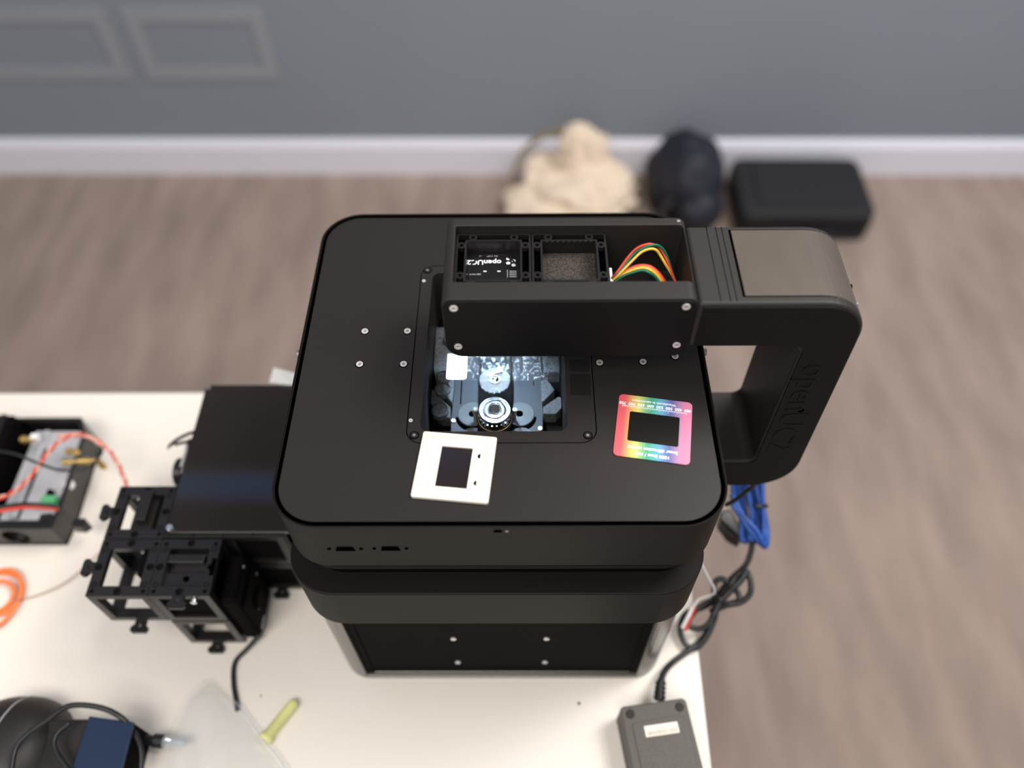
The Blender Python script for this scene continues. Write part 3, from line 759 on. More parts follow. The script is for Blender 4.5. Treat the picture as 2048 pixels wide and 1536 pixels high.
# ------------------------------------------------------------------ optics cubes on the table
CS = 0.0496
def cube_frame_mesh():
    h = CS / 2
    o = box('cube_frame', -h, h, -h, h, 0.0, CS + 0.004, M['plastic'])
    cs_ = []
    e = h - 0.0065
    e2 = h - 0.0086
    cs_.append(box('c', -e2, e2, -e2, e2, -1, 1, M['black']))
    cs_.append(box('c', -e, e, -1, 1, 0.0068, CS + 0.004 - 0.0068, M['black']))
    cs_.append(box('c', -1, 1, -e, e, 0.0068, CS + 0.004 - 0.0068, M['black']))
    for sx in (-1, 1):
        for sy in (-1, 1):
            cs_.append(lathe('c', [(0.0017, CS), (0.0017, CS + 0.01)], M['black'], None, (sx * (h - 0.0042), sy * (h - 0.0042), 0), n=12))
    for x, y in ((1, 0), (-1, 0), (0, 1), (0, -1)):
        cs_.append(lathe('c', [(0.0021, CS), (0.0021, CS + 0.01)], M['black'], None, (x * (h - 0.0038), y * (h - 0.0038), 0), n=12))
    cut(o, cs_)
    me = o.data; me.name = 'cube_frame'
    bpy.data.objects.remove(o)
    return me
CF = cube_frame_mesh()
def ring_mesh(r, w):
    bm = bmesh.new(); add_prism(bm, circ(0, 0, r, 16), 0, 0.0003, 'XY', [circ(0, 0, r - w, 16)])
    me = bpy.data.meshes.new('hole_ring'); bm.to_mesh(me); bm.free(); me.materials.append(M['black']); return me
RM = ring_mesh(0.0030, 0.0008)
RM2 = ring_mesh(0.0022, 0.0005)
def tab_mesh():
    bm = bmesh.new()
    add_prism(bm, [(-0.0045, 0.001), (-0.0045, -0.003), (-0.0072, -0.0055), (-0.0072, -0.0085), (-0.0055, -0.0100), (0.0055, -0.0100), (0.0072, -0.0085), (0.0072, -0.0055), (0.0045, -0.003), (0.0045, 0.001)],
              0, 0.0040, 'XY', [circ(0, -0.004, 0.0015, 12)])
    me = bpy.data.meshes.new('puzzle_tab'); bm.to_mesh(me); bm.free(); me.materials.append(M['plastic']); return me
TM = tab_mesh()
def table_cube(label, x0, y0, level, tabs=(), detail=True):
    z0 = level * 0.0560
    t = thing('optics_cube', label, 'optics cube', (x0 + CS / 2, y0 + CS / 2, z0), 0, 'black optics cubes clipped together')
    o = bpy.data.objects.new('cube_frame', CF); COL.objects.link(o); o.parent = t
    add_bevel(o, 0.0005, 1)
    h = CS / 2; zt = CS + 0.004
    if detail:
        for x, y in ((1, 0), (-1, 0), (0, 1), (0, -1)):
            r = bpy.data.objects.new('hole_ring', RM); COL.objects.link(r); r.parent = t
            r.location = (x * (h - 0.0038), y * (h - 0.0038), zt)
        for sx in (-1, 1):
            for sy in (-1, 1):
                r = bpy.data.objects.new('hole_ring', RM2); COL.objects.link(r); r.parent = t
                r.location = (sx * (h - 0.0045), sy * (h - 0.0095), zt)
    for d, zz in tabs:
        o = bpy.data.objects.new('puzzle_tab', TM); COL.objects.link(o); o.parent = t
        a = {'-Y': 0, '-X': -PI / 2, 'X': PI / 2, 'Y': PI}[d]
        r = {'-Y': (0, -h), '-X': (-h, 0), 'X': (h, 0), 'Y': (0, h)}[d]
        o.location = (r[0], r[1], zz); o.rotation_euler = (0, 0, a)
        for x in (-1, 1): pass
    return t
XB, XC, XE = -0.3466, -0.2968, -0.2468
YF_, YB_ = 0.2515, 0.3015
cA = table_cube('black optics cube with upright block, behind the open corner cube', XB, YB_ + 0.0002, 1, (('-X', 0.0496),))
cB = table_cube('open empty optics cube at the front left of the cube cluster', XB, YF_, 1, (('-X', 0.0496), ('-Y', -0.004)))
cC = table_cube('black optics cube with recessed block, top one at the front right', XC, YF_, 1, (('-Y', 0.0496),))
cD = table_cube('bottom front optics cube, under the one with the recessed block', XC, YF_, 0, (('-Y', 0.0),), False)
for c_ in (table_cube('upper optics cube below the glossy black panel, behind the recessed block one', XC, YB_ + 0.0010, 1, (), False),
           table_cube('lower optics cube below the glossy black panel, behind the recessed block one', XC, YB_ + 0.0010, 0, (), False),
           table_cube('upper optics cube under the front edge of the glossy black panel', XE, YB_ + 0.0010, 1, (), False),
           table_cube('lower optics cube under the front edge of the glossy black panel', XE, YB_ + 0.0010, 0, (('-Y', 0.0),), False)):
    box('inner_fill', -CS / 2 + 0.0064, CS / 2 - 0.0064, -CS / 2 + 0.0030, CS / 2 - 0.003, 0.0068, CS - 0.004, M['black'], c_)  # solid black box filling the open frame
# A: insert plate leaving a slot on its left, with an upright block
h = CS / 2; zt = CS + 0.004
box('insert_plate', -0.0085, h - 0.0068, -h + 0.0064, h - 0.0064, zt - 0.0085, zt - 0.0060, M['plastic'], cA, 0.0004)
box('upright_block', -0.0020, 0.0070, -0.0100, h - 0.0060, zt - 0.0060, zt + 0.0045, M['plastic'], cA, 0.0005)
box('insert_side', 0.0100, h - 0.0066, -h + 0.0064, h - 0.0064, zt - 0.020, zt - 0.0050, M['black'], cA, 0.0004)
lathe('screw_hole', [(0.0024, zt - 0.0061), (0.0024, zt - 0.0056)], M['deep'], cA, (-0.0050, -0.0030, 0), n=16)
# C: recessed tray with a horizontal block at its back
box('insert_plate', -h + 0.0062, h - 0.0062, -h + 0.0062, h - 0.0062, zt - 0.0130, zt - 0.0090, M['plastic'], cC, 0.0004)
box('horizontal_block', -h + 0.0085, h - 0.0115, 0.0045, 0.0115, zt - 0.0090, zt - 0.0010, M['plastic'], cC, 0.0005)
box('insert_step', -h + 0.0068, h - 0.0068, -h + 0.0064, -0.0030, zt - 0.0090, zt - 0.0050, M['plastic'], cC, 0.0004)
lathe('screw_hole', [(0.0026, zt - 0.0051), (0.0026, zt - 0.0046)], M['deep'], cC, (0.0010, -0.0085, 0), n=16)
box('side_slot', h - 0.0042, h - 0.0006, -0.0075, 0.0075, zt - 0.0001, zt + 0.0004, M['deep'], cC, 0.0004)
box('inner_fill', -h + 0.0064, h - 0.0064, -h + 0.0030, h - 0.0030, 0.0068, zt - 0.0135, M['black'], cC)  # black box filling the frame below the insert
# B: dark inner face on the right with a small white gap
box('inner_block', 0.0085, h - 0.0005, -0.004, h - 0.0064, 0.0066, zt - 0.0070, M['black'], cB, 0.0005)
sc = screw(0.0026, 0.0035, 'Y', 'chrome', cC, (0.0115, -h - 0.0002, zt - 0.0055))
# camera module clipped to their right side
cm = thing('camera_module', 'black camera module on the right side of the cube cluster', 'camera module', (-0.2385, 0.276, 0))
box('module_body', -0.0082, 0.0060, -0.0220, 0.0220, 0.004, 0.0900, M['black'], cm, 0.0040)
box('side_plate', 0.0060, 0.0085, -0.0190, 0.0200, 0.012, 0.0720, M['black'], cm, 0.0008)
prism('lens_mount', circ(0, 0, 0.009, 24), 0.0085, 0.0115, M['black'], cm, 'YZ', bevel=0.0008).location = (0, 0.0, 0.044)
for z, y in ((0.088, 0.010), (0.060, 0.016), (0.036, -0.006)):
    screw(0.0014, 0.0008, 'X', 'steel_hex', cm, (0.0060 if z > 0.08 else 0.0085, y, z))
box('window_strip', 0.0086, 0.0090, -0.0175, -0.0060, 0.016, 0.019, M['alu'], cm)
tag(tube('camera_cable', [(-0.2330, 0.256, 0.010), (-0.2440, 0.245, 0.004), (-0.2530, 0.233, 0.0025), (-0.2505, 0.215, 0.0025), (-0.2450, 0.200, 0.0025), (-0.2425, 0.192, 0.0022)], 0.0021, M['cable']),
    'thin black cable running forward from the cube cluster under the clear bag', 'cable')

# slim glossy panel box
pn = thing('panel_box', 'slim glossy black panel on the cube cluster left of the microscope', 'panel', (-0.245, 0.381, 0.1100))
prism('panel_lid', rrect(-0.0495, 0.088, -0.0760, 0.0765, 0.0012, 3), 0.0005, 0.0036, M['gloss_panel'], pn, bevel=0.0004)
box('panel_body', -0.0440, 0.084, -0.0155, 0.0720, -0.0560, 0.0003, M['black'], pn, 0.001)
for x, y in ((-0.0462, 0.0725), (-0.0465, -0.0720)):
    lathe('corner_boss', [(0.0032, 0.0), (0.0032, 0.0042)], M['plastic'], pn, (x, y, 0), n=18)
    screw(0.0022 if y > 0 else 0.0028, 0.0014, 'Z', 'steel_hex' if y > 0 else 'chrome', pn, (x, y, 0.0042))
# knob and bracket on its left side
kn = thing('adjustment_knob', 'black knurled knob on a steel bracket beside the glossy panel', 'knob', (-0.3150, 0.3880, 0.070))
bm = bmesh.new()
prof_k = [(0.0128, -0.0040), (0.0138, -0.0030), (0.0138, 0.0030), (0.0128, 0.0040)]
add_lathe(bm, prof_k, 40, (0, 0, 0), 'X')
bm_to('knob_wheel', bm, M['plastic'], kn)
lathe('steel_ring', [(0.0108, 0.0040), (0.0108, 0.0056), (0.0096, 0.0056)], M['steel'], kn, (0, 0, 0), 'X', 32)
box('bracket', 0.0050, 0.0070, -0.0040, 0.0260, -0.0150, 0.0190, M['steel'], kn, 0.0003)
box('bracket_arm', 0.0050, 0.0260, 0.0180, 0.0260, 0.0120, 0.0150, M['plastic'], kn, 0.0006)
lathe('shaft', [(0.0030, 0.0040), (0.0030, 0.0300)], M['steel_hex'], kn, (0, 0, 0), 'X', 16)
# stripped wires
tw = thing('loose_leads', 'two black stripped leads sticking out behind the glossy panel', 'wires', tuple(P(380, 880, 0.09)))
def rel(o, pts): return [tuple(Vector(p) - Vector(o.location)) for p in pts]
tube('lead', rel(tw, [P(400, 860, 0.100), P(372, 870, 0.094), P(350, 882, 0.086), P(338, 893, 0.080)]), 0.0016, M['cable'], tw)
tube('lead', rel(tw, [P(400, 868, 0.100), P(380, 882, 0.094), P(362, 886, 0.088), P(352, 889, 0.084)]), 0.0016, M['cable'], tw)
tube('bare_end', rel(tw, [P(338, 893, 0.080), P(335, 898, 0.077)]), 0.0010, M['brown'], tw)
tube('bare_end', rel(tw, [P(352, 889, 0.084), P(348, 890, 0.081)]), 0.0010, M['brown'], tw)
# white tag behind the panel
wt_ = thing('white_label_tag', 'folded white paper tag poking out behind the glossy panel', 'tag', tuple(P(565, 760, 0.110)))
bm = bmesh.new()
c = [P(547, 736, 0.128), P(592, 748, 0.128), P(590, 772, 0.113), P(538, 765, 0.113)]
c = [Vector(v) - Vector(wt_.location) for v in c]
vs = [bm.verts.new(v) for v in c]; f = bm.faces.new(vs)
ex = bmesh.ops.extrude_face_region(bm, geom=[f]); bmesh.ops.translate(bm, verts=[v for v in ex['geom'] if isinstance(v, bmesh.types.BMVert)], vec=(0, 0.0012, -0.0008))
bmesh.ops.recalc_face_normals(bm, faces=bm.faces)
bm_to('tag_sheet', bm, M['paper'], wt_)
box('tag_stub', -0.004, 0.024, -0.006, 0.000, -0.003, 0.003, M['white'], wt_, 0.0008)

# ------------------------------------------------------------------ laser unit at the left edge
HU = 0.035
un = thing('electronics_unit', 'opened black tray unit with grey metal box at the left table edge', 'electronics', (-0.48, 0.41, 0))
LU = Vector((-0.48, 0.41, 0))
U0, U1, V0, V1 = -0.640, -0.4385, 0.3480, 0.4750
outer_u = [(U0, V0), (U1 - 0.002, V0), (U1, V0 + 0.024), (U1 - 0.003, 0.456), (U1 - 0.014, V1), (U0, V1)]
outer_l = [(x + 0.48, y - 0.41) for x, y in outer_u]
inner_l = [(x + 0.48, y - 0.41) for x, y in [(U0 + 0.01, V0 + 0.009), (U1 - 0.005, V0 + 0.009), (U1 - 0.0045, V0 + 0.024), (U1 - 0.0065, 0.455), (U1 - 0.017, V1 - 0.005), (U0 + 0.01, V1 - 0.005)]]
tr_ = prism('tray_wall', outer_l, 0, HU, M['plastic'], un, holes=[inner_l])
cc = lathe('c', [(0.0125, -0.007), (0.0125, 0.007)], M['black'], None, (-0.003, V0 - 0.41, 0.017), 'Y', 28); cc.parent = un
cut(tr_, [cc]); add_bevel(tr_, 0.0008)
prism('tray_floor', outer_l, 0, 0.004, M['black'], un)
def ul(px, py, z): return P(px, py, z) - LU
def ubox(nm, px, py, z, sx, sy, z0, z1, m, bev=0.0006):
    c_ = ul(px, py, z); return box(nm, c_.x - sx, c_.x + sx, c_.y - sy, c_.y + sy, z0, z1, M[m], un, bev)
for px, py in ((166, 1050), (100, 1040)):
    c_ = ul(px, py, 0.030); x, y = c_.x, c_.y
    prism('puzzle_tab', [(x - 0.008, y - 0.004), (x + 0.002, y - 0.005), (x + 0.007, y), (x + 0.002, y + 0.005), (x - 0.008, y + 0.004)], HU - 0.012, HU, M['plastic'], un, bevel=0.0005)
box('metal_enclosure', -0.0180, 0.0350, -0.0500, 0.0520, 0.004, 0.0290, M['alu'], un, 0.001)
box('enclosure_ridge', -0.0060, -0.0005, -0.0490, 0.0500, 0.0290, 0.0340, M['alu'], un, 0.0008)
box('enclosure_seam', -0.0003, 0.0012, -0.0490, 0.0300, 0.0289, 0.0298, M['deep'], un)
prism('heat_sink', rrect(-0.145, -0.0290, -0.030, 0.0560, 0.002, 2), 0.004, 0.052, M['black'], un, bevel=0.001)
for k in range(9):
    box('sink_fin', -0.1430 + k * 0.0128, -0.1370 + k * 0.0128, -0.028, 0.0540, 0.052, 0.0570, M['plastic'], un, 0.0005)
def sma(px, py, z, ang, L=0.014, r_=1.0):
    bm = bmesh.new()
    add_lathe(bm, [(0.0040 * r_, 0), (0.0040 * r_, 0.003), (0.0028 * r_, 0.003), (0.0028 * r_, L * 0.45), (0.0038 * r_, L * 0.5), (0.0038 * r_, L * 0.8), (0.0020, L * 0.82), (0.0020, L)], 14, (0, 0, 0), 'X')
    o = bm_to('coaxial_connector', bm, M['brass'], un); o.location = ul(px, py, z); o.rotation_euler = (0, 0, ang)
sma(44, 879, 0.046, 0.0, 0.014)
sma(127, 925, 0.040, 0.08, 0.030, 0.9)
sma(134, 903, 0.040, -0.1, 0.012, 0.9)
sma(197, 924, 0.040, -0.7, 0.012, 0.8)
ubox('white_collar', 71, 876, 0.046, 0.0035, 0.0030, 0.042, 0.050, 'white')
c_ = ul(140, 972, 0.0290)
lathe('round_dial', [(0.0050, 0.029), (0.0050, 0.032)], M['white'], un, (c_.x, c_.y, 0), n=22)
ubox('terminal_block', 99, 1002, 0.036, 0.0068, 0.0042, 0.029, 0.0400, 'term')
ubox('toggle', 100, 987, 0.034, 0.0022, 0.0035, 0.029, 0.037, 'black')
c_ = ul(123, 1025, 0.029)
lathe('panel_hole', [(0.0020, 0.0288), (0.0020, 0.0294)], M['deep'], un, (c_.x, c_.y, 0), n=16)
# cables of the unit
tag(tube('power_lead', [P(-40, 1030, 0.06), P(20, 1018, 0.058), P(60, 1014, 0.058), P(116, 1018, 0.052)], 0.0021, M['red']),
    'thick red lead into the green terminal block', 'wire')
tag(tube('ground_lead', [P(-40, 1023, 0.063), P(20, 1011, 0.061), P(60, 1008, 0.061), P(116, 1013, 0.055)], 0.0018, M['cable']),
    'black lead beside the thick red one at the terminal block', 'wire')
tag(tube('coaxial_cable', [P(-20, 900, 0.07), P(30, 908, 0.068), P(75, 926, 0.062), P(120, 940, 0.058), P(170, 938, 0.055), P(188, 926, 0.052), P(203, 905, 0.050), P(200, 890, 0.045)], 0.0014, M['cable']),
    'thin black coaxial cable curving over the grey metal box', 'cable')
tag(tube('pale_cable', [P(115, 873, 0.060), P(150, 868, 0.062), P(180, 875, 0.060), P(205, 892, 0.055)], 0.0016, M['pink']),
    'pale pink cable arching over the tray corner', 'cable')
pr = thing('twisted_pair', 'twisted red and white wire pair from the tray unit to the cubes', 'wire', tuple(P(120, 870, 0.05)))
base = spline([P(-30, 1005, 0.055), P(20, 988, 0.056), P(50, 965, 0.058), P(75, 935, 0.060), P(100, 900, 0.062), P(130, 876, 0.064), P(165, 870, 0.062), P(205, 888, 0.055), P(232, 920, 0.048), P(248, 955, 0.045), P(258, 985, 0.045)], 10)
for ph, m_ in ((0, 'red'), (PI, 'pink')):
    pts = []
    for i, p in enumerate(base):
        a = i * 0.75 + ph
        pts.append(p + Vector((0.0013 * math.cos(a), 0.0006 * math.sin(a), 0.0013 * math.sin(a))) - Vector(pr.location))
    bm = bmesh.new(); add_tube(bm, pts, 0.0012, 6, 1, False)
    bm_to('wire_strand', bm, M[m_], pr)
tag(tube('thin_fibre', [P(5, 1250, 0.002), P(30, 1205, 0.003), P(75, 1190, 0.003), P(125, 1168, 0.004), P(168, 1135, 0.008), P(200, 1105, 0.02)], 0.0007, M['brown']),
    'hair-thin brown wire from the orange coil to the cubes', 'wire')
oc = thing('orange_coil', 'coil of orange cable lying at the left table edge', 'cable', tuple(P(-12, 1190, 0.003)))
for k, (rx, ry, z) in enumerate(((0.026, 0.022, 0.0), (0.018, 0.016, 0.002), (0.023, 0.030, 0.003))):
    pts = [(rx * math.cos(2 * PI * i / 24) + k * 0.002, ry * math.sin(2 * PI * i / 24) - k * 0.003, z) for i in range(25)]
    bm = bmesh.new(); add_tube(bm, pts, 0.0020, 8, 2)
    bm_to('coil_loop', bm, M['orange'], oc)

# ------------------------------------------------------------------ front left
rh_ = thing('rounded_housing', 'rounded black rubber housing at the bottom left corner', 'housing', (-0.417, 0.153, 0))
bm = bmesh.new()
bmesh.ops.create_icosphere(bm, subdivisions=4, radius=1)
for v in bm.verts:
    p = v.co
    v.co = Vector((math.copysign(abs(p.x) ** 0.8, p.x) * 0.044, math.copysign(abs(p.y) ** 0.85, p.y) * 0.048, (max(p.z, -0.2) + 0.2) * 0.042))
bm_to('housing_shell', bm, M['rubber'], rh_, True)
tube('seam', [(0.004 - 0.010 * i / 9, 0.0455 - 0.080 * i / 9, (math.sqrt(max(0, 1 - (abs(0.0455 - 0.080 * i / 9) / 0.048) ** (2 / 0.85))) + 0.2) * 0.042 + 0.0002) for i in range(10)], 0.0006, M['alu'], rh_)
ab = thing('adapter_box', 'small box with a navy blue face at the front left', 'box', (-0.338, 0.158, 0))
aa, ab1, ac, ad = P(178, 1432, .042), P(268, 1444, .042), P(245, 1536, .042), P(144, 1536, .042)
ang = math.atan2((ab1 - aa).y, (ab1 - aa).x)
L_ = Vector(ab.location)
def sq(points, h0, h1, nm, m, bev):
    return prism(nm, [(p.x - L_.x, p.y - L_.y) for p in points][::-1], h0, h1, m, ab, bevel=bev)
dn = (ad - aa) * 0.35
sq([aa, ab1, ac + dn, ad + dn], 0.0, 0.0385, 'box_body', M['black'], 0.002)
sq([aa, ab1, ac + dn, ad + dn], 0.0385, 0.042, 'blue_face', M['navy'], 0.0008)
lft = [aa + Vector((-0.040, 0.000, 0)), aa + Vector((-0.0012, 0, 0)), ad + dn + Vector((-0.0012, 0, 0)), ad + dn + Vector((-0.040, 0, 0))]
sq(lft, 0.0, 0.034, 'side_block', M['rubber'], 0.002)
pl = thing('cable_connector', 'black barrel connector with clear tip beside the blue faced box', 'connector', tuple(P(300, 1481, 0.012)))
a0 = P(262, 1478, 0.012); a1 = P(372, 1486, 0.012); dv = (a1 - a0); ang = math.atan2(dv.y, dv.x); L = dv.length
bm = bmesh.new(); add_lathe(bm, [(0.0022, 0), (0.0022, L * 0.15), (0.0042, L * 0.16), (0.0042, L * 0.40), (0.0056, L * 0.42), (0.0056, L * 0.60)], 20, (0, 0, 0), 'X')
o = bm_to('barrel', bm, M['cable'], pl, False, 0.0004); o.rotation_euler = (0, 0, ang); o.location = Vector(a0) - Vector(pl.location)
bm = bmesh.new(); add_lathe(bm, [(0.0050, L * 0.60), (0.0052, L * 0.66), (0.0036, L * 0.74), (0.0034, L * 0.96), (0.0025, L)], 20, (0, 0, 0), 'X')
o = bm_to('clear_tip', bm, M['cleartip'], pl, False, 0.0003); o.rotation_euler = (0, 0, ang); o.location = Vector(a0) - Vector(pl.location)
tag(tube('looped_cable', [P(20, 1560, .06), P(30, 1500, .060), P(55, 1468, .060), P(95, 1440, .058), P(130, 1415, .056), P(165, 1410, .052), P(210, 1418, .046), P(245, 1437, .042), P(268, 1465, .034), P(282, 1500, .026), P(282, 1545, .02)], 0.0023, M['cable']),
    'black cable looping over the rounded housing and blue faced box', 'cable')
tag(tube('short_cable', [P(140, 1445, .044), P(112, 1470, .047), P(110, 1500, .047), P(140, 1545, .045)], 0.0022, M['cable']), 'short black cable curl between the housing and blue faced box', 'cable')

# clear bag
bg = thing('plastic_bag', 'clear crumpled plastic bag at the front of the table', 'bag', (-0.255, 0.150, 0))
def baggrid(name, z_off, sd):
    bm = bmesh.new(); N = 26
    A = [P(412, 1358, 0), P(445, 1368, 0)]
    left = [P(412, 1360, 0), P(375, 1400, 0), P(345, 1460, 0), P(325, 1520, 0), P(315, 1600, 0)]
    right = [P(428, 1358, 0), P(470, 1400, 0), P(515, 1462, 0), P(548, 1510, 0), P(600, 1600, 0)]
    Ls = spline(left, 7); Rs = spline(right, 7)
    rows = []
    for i in range(len(Ls)):
        row = []
        for j in range(N + 1):
            u = j / N
            p = Ls[i].lerp(Rs[i], u)
            z = z_off + 0.020 * math.sin(PI * u) * min(1, i / 8) + 0.008 * noise.noise(Vector((p.x * 40 + sd, p.y * 30, sd))) + 0.0015 * noise.noise(Vector((p.x * 160, p.y * 90, sd)))
            row.append(bm.verts.new((p.x + 0.255, p.y - 0.150, max(0.0012, z))))
        rows.append(row)
    for a, b in zip(rows, rows[1:]):
        for j in range(N): bm.faces.new((a[j], a[j + 1], b[j + 1], b[j]))
    return bm_to(name, bm, M['bag'], bg, True)
baggrid('upper_film', 0.0035, 3)
o = baggrid('lower_film', 0.0015, 11); o.scale = (0.92, 0.96, 0.25)
tube('seam', [tuple(P(a, b, 0.006) - Vector((-0.255, 0.150, 0))) for a, b in ((470, 1402), (500, 1440), (528, 1480), (560, 1520), (590, 1570))], 0.0006, M['cleartip'], bg)
# lime tube
lt = thing('lime_tube', 'small yellow-green plastic tube lying by the clear bag', 'tube', (-0.2028, 0.188, 0.0065))
a0, a1 = P(592, 1400, 0.006), P(532, 1476, 0.006); dv = a1 - a0; L = dv.length
bm = bmesh.new(); add_lathe(bm, [(0.0001, 0), (0.0028, 0.0008), (0.0042, 0.003), (0.0046, 0.006), (0.0046, L - 0.003), (0.0062, L - 0.002), (0.0062, L + 0.002)], 20, (0, 0, 0), 'X')
o = bm_to('tube_body', bm, M['limepl'], lt, True); o.rotation_euler = (0, 0, math.atan2(dv.y, dv.x)); o.location = Vector(a0) - Vector(lt.location)
for a_, b_2, r_ in ((1158, 1407, 0.0013), (522, 1392, 0.0008)):
    pp = P(a_, b_2, 0.0)
    cr_ = tag(lathe('crumb', [(r_ * 0.6, 0.0), (r_, r_ * 0.5), (r_ * 0.5, r_), (0, r_ * 1.1)], M['black'], None, (0, 0, 0), 'Z', 8),
        'tiny dark crumb on the table in front of the microscope' if r_ > 0.001 else 'tiny dark crumb on the table above the yellow-green tube', 'crumb')
    cr_.location = (pp.x, pp.y, 0)

# ------------------------------------------------------------------ right: power brick and cables
psu = thing('power_brick', 'grey-black power brick with barcode label at the table edge', 'power supply', (0.1165, 0.150, 0))
ta, tb2 = P(1243, 1410, 0.032), P(1377, 1396, 0.032); ang = math.atan2((tb2 - ta).y, (tb2 - ta).x)
c0 = P(1238 + 7, 1408, 0.032)
W_ = (tb2 - ta).length; Lp = 0.125
psu.location = ((ta.x + tb2.x) / 2 + Lp / 2 * math.sin(ang), (ta.y + tb2.y) / 2 - Lp / 2 * math.cos(ang), 0)
psu.rotation_euler = (0, 0, ang + math.radians(2))
prism('case_lower', rrect(-W_ / 2, W_ / 2, -Lp / 2, Lp / 2, 0.004, 5), 0, 0.016, M['psu'], psu, bevel=0.0012)
prism('case_upper', rrect(-W_ / 2 + 0.0002, W_ / 2 - 0.0002, -Lp / 2 + 0.0002, Lp / 2 - 0.0002, 0.004, 5), 0.0163, 0.032, M['psu'], psu, bevel=0.0014)
prism('raised_area', [(-W_ / 2 + 0.0075, -Lp / 2 + 0.006), (W_ / 2 - 0.004, -Lp / 2 + 0.006), (W_ / 2 - 0.004, Lp / 2 - 0.0165), (W_ / 2 - 0.009, Lp / 2 - 0.0130), (-W_ / 2 + 0.0075, Lp / 2 - 0.0145)], 0.0315, 0.0328, M['psu'], psu, bevel=0.0004)
for x in (-W_ / 2 + 0.0078, W_ / 2 - 0.0070):
    lathe('rubber_foot', [(0.0036, 0.0315), (0.0036, 0.0325), (0.0030, 0.0330)], M['psu_foot'], psu, (x, Lp / 2 - 0.0070, 0), n=22)
bxx = -W_ / 2 + 0.0165
box('barcode_label', bxx, bxx + 0.0275, Lp / 2 - 0.0265, Lp / 2 - 0.0180, 0.0328, 0.0330, M['label'], psu)
bm = bmesh.new(); random.seed(3); x = bxx + 0.0015
while x < bxx + 0.0255:
    wd_ = random.choice((0.00025, 0.0004, 0.0006)); add_box(bm, x, x + wd_, Lp / 2 - 0.0257, Lp / 2 - 0.0222, 0.0329, 0.03305); x += wd_ + random.choice((0.0003, 0.0005))
bm_to('barcode', bm, M['label_ink'], psu)
box('barcode_line', bxx + 0.009, bxx + 0.019, Lp / 2 - 0.0212, Lp / 2 - 0.0206, 0.0329, 0.03305, M['label_ink'], psu)
def wp(px, py, z): return P(px, py, z)
sr = thing('mains_cable', 'thick black cable bundled in a tied knot beyond the table edge', 'cable', tuple(P(1322, 1400, 0.015)))
def rel2(pts): return [Vector(p) - Vector(sr.location) for p in pts]
tube('strain_relief', rel2([wp(1319, 1400, .018), wp(1319, 1380, .018), wp(1323, 1360, .018)]), lambda t: 0.0046 - 0.0012 * t, M['cable'], sr, 12)
bm = bmesh.new()
for k in range(4):
    q0 = wp(1319 + k * 0.8, 1396 - k * 9, .018)
    add_tube(bm, rel2([q0, wp(1319 + k * 0.8, 1392 - k * 9, .018)]), 0.0052 - k * 0.0002, 12, 2)
bm_to('relief_ribs', bm, M['cable'], sr)
tube('cord', rel2([wp(1321, 1368, .018), wp(1328, 1345, .015), wp(1345, 1325, .010), wp(1372, 1305, .007), wp(1392, 1290, .006), wp(1410, 1270, .007), wp(1425, 1240, .010),
                   wp(1430, 1215, .014), wp(1440, 1185, .02), wp(1465, 1155, .03), wp(1490, 1132, .035), wp(1500, 1110, .04), wp(1504, 1085, .045), wp(1500, 1050, .05)]), 0.0027, M['cable'], sr)
tube('cord', rel2([wp(1432, 1200, .02), wp(1405, 1215, .02), wp(1375, 1225, .018), wp(1362, 1245, .012), wp(1362, 1270, .008), wp(1372, 1290, .006), wp(1392, 1296, .006), wp(1412, 1275, .01), wp(1428, 1240, .016), wp(1436, 1205, .022)]), 0.0027, M['cable'], sr)
tube('cord', rel2([wp(1436, 1200, .024), wp(1415, 1205, .024), wp(1390, 1222, .020), wp(1378, 1240, .016), wp(1378, 1252, .014), wp(1395, 1258, .014), wp(1415, 1250, .016), wp(1432, 1220, .024), wp(1446, 1192, .03)]), 0.0027, M['cable'], sr)
tube('cord', rel2([wp(1428, 1195, .03), wp(1430, 1165, .032), wp(1445, 1158, .034), wp(1460, 1170, .034), wp(1475, 1185, .034), wp(1478, 1200, .034), wp(1465, 1206, .034), wp(1440, 1212, .03), wp(1420, 1225, .026)]), 0.0027, M['cable'], sr)
tube('cord', rel2([wp(1436, 1205, .035), wp(1455, 1180, .038), wp(1470, 1155, .04), wp(1482, 1145, .042), wp(1497, 1150, .042), wp(1502, 1175, .040), wp(1497, 1192, .038), wp(1480, 1205, .036), wp(1455, 1210, .032), wp(1430, 1220, .028)]), 0.0027, M['cable'], sr)
tube('cord', rel2([wp(1425, 1235, .03), wp(1440, 1205, .036), wp(1462, 1180, .042), wp(1480, 1162, .044), wp(1495, 1140, .046)]), 0.0030, M['cable'], sr)
tube('cable_tie', rel2([wp(1424, 1190, .034), wp(1440, 1198, .042), wp(1450, 1212, .034), wp(1434, 1208, .024), wp(1424, 1190, .034)]), 0.0020, M['plastic'], sr)
ct = thing('white_tie', 'thin white tie with red and white tag beside the bundled cable', 'tie', tuple(P(1420, 1190, 0.045)))
L_2 = Vector(ct.location)
tube('tie_strip', [Vector(v) - L_2 for v in (wp(1400, 1120, .13), wp(1413, 1148, .10), wp(1424, 1168, .075), wp(1429, 1180, .062), wp(1426, 1188, .056), wp(1410, 1194, .050), wp(1396, 1200, .046), wp(1384, 1218, .042))], 0.0009, M['white'], ct)
def quad(nm, pts, th, m, par, L0):
    bm = bmesh.new(); vs = [bm.verts.new(Vector(p) - L0) for p in pts]; f = bm.faces.new(vs)
    ex = bmesh.ops.extrude_face_region(bm, geom=[f]); bmesh.ops.translate(bm, verts=[v for v in ex['geom'] if isinstance(v, bmesh.types.BMVert)], vec=(0, 0, -th))
    bmesh.ops.recalc_face_normals(bm, faces=bm.faces); return bm_to(nm, bm, m, par)
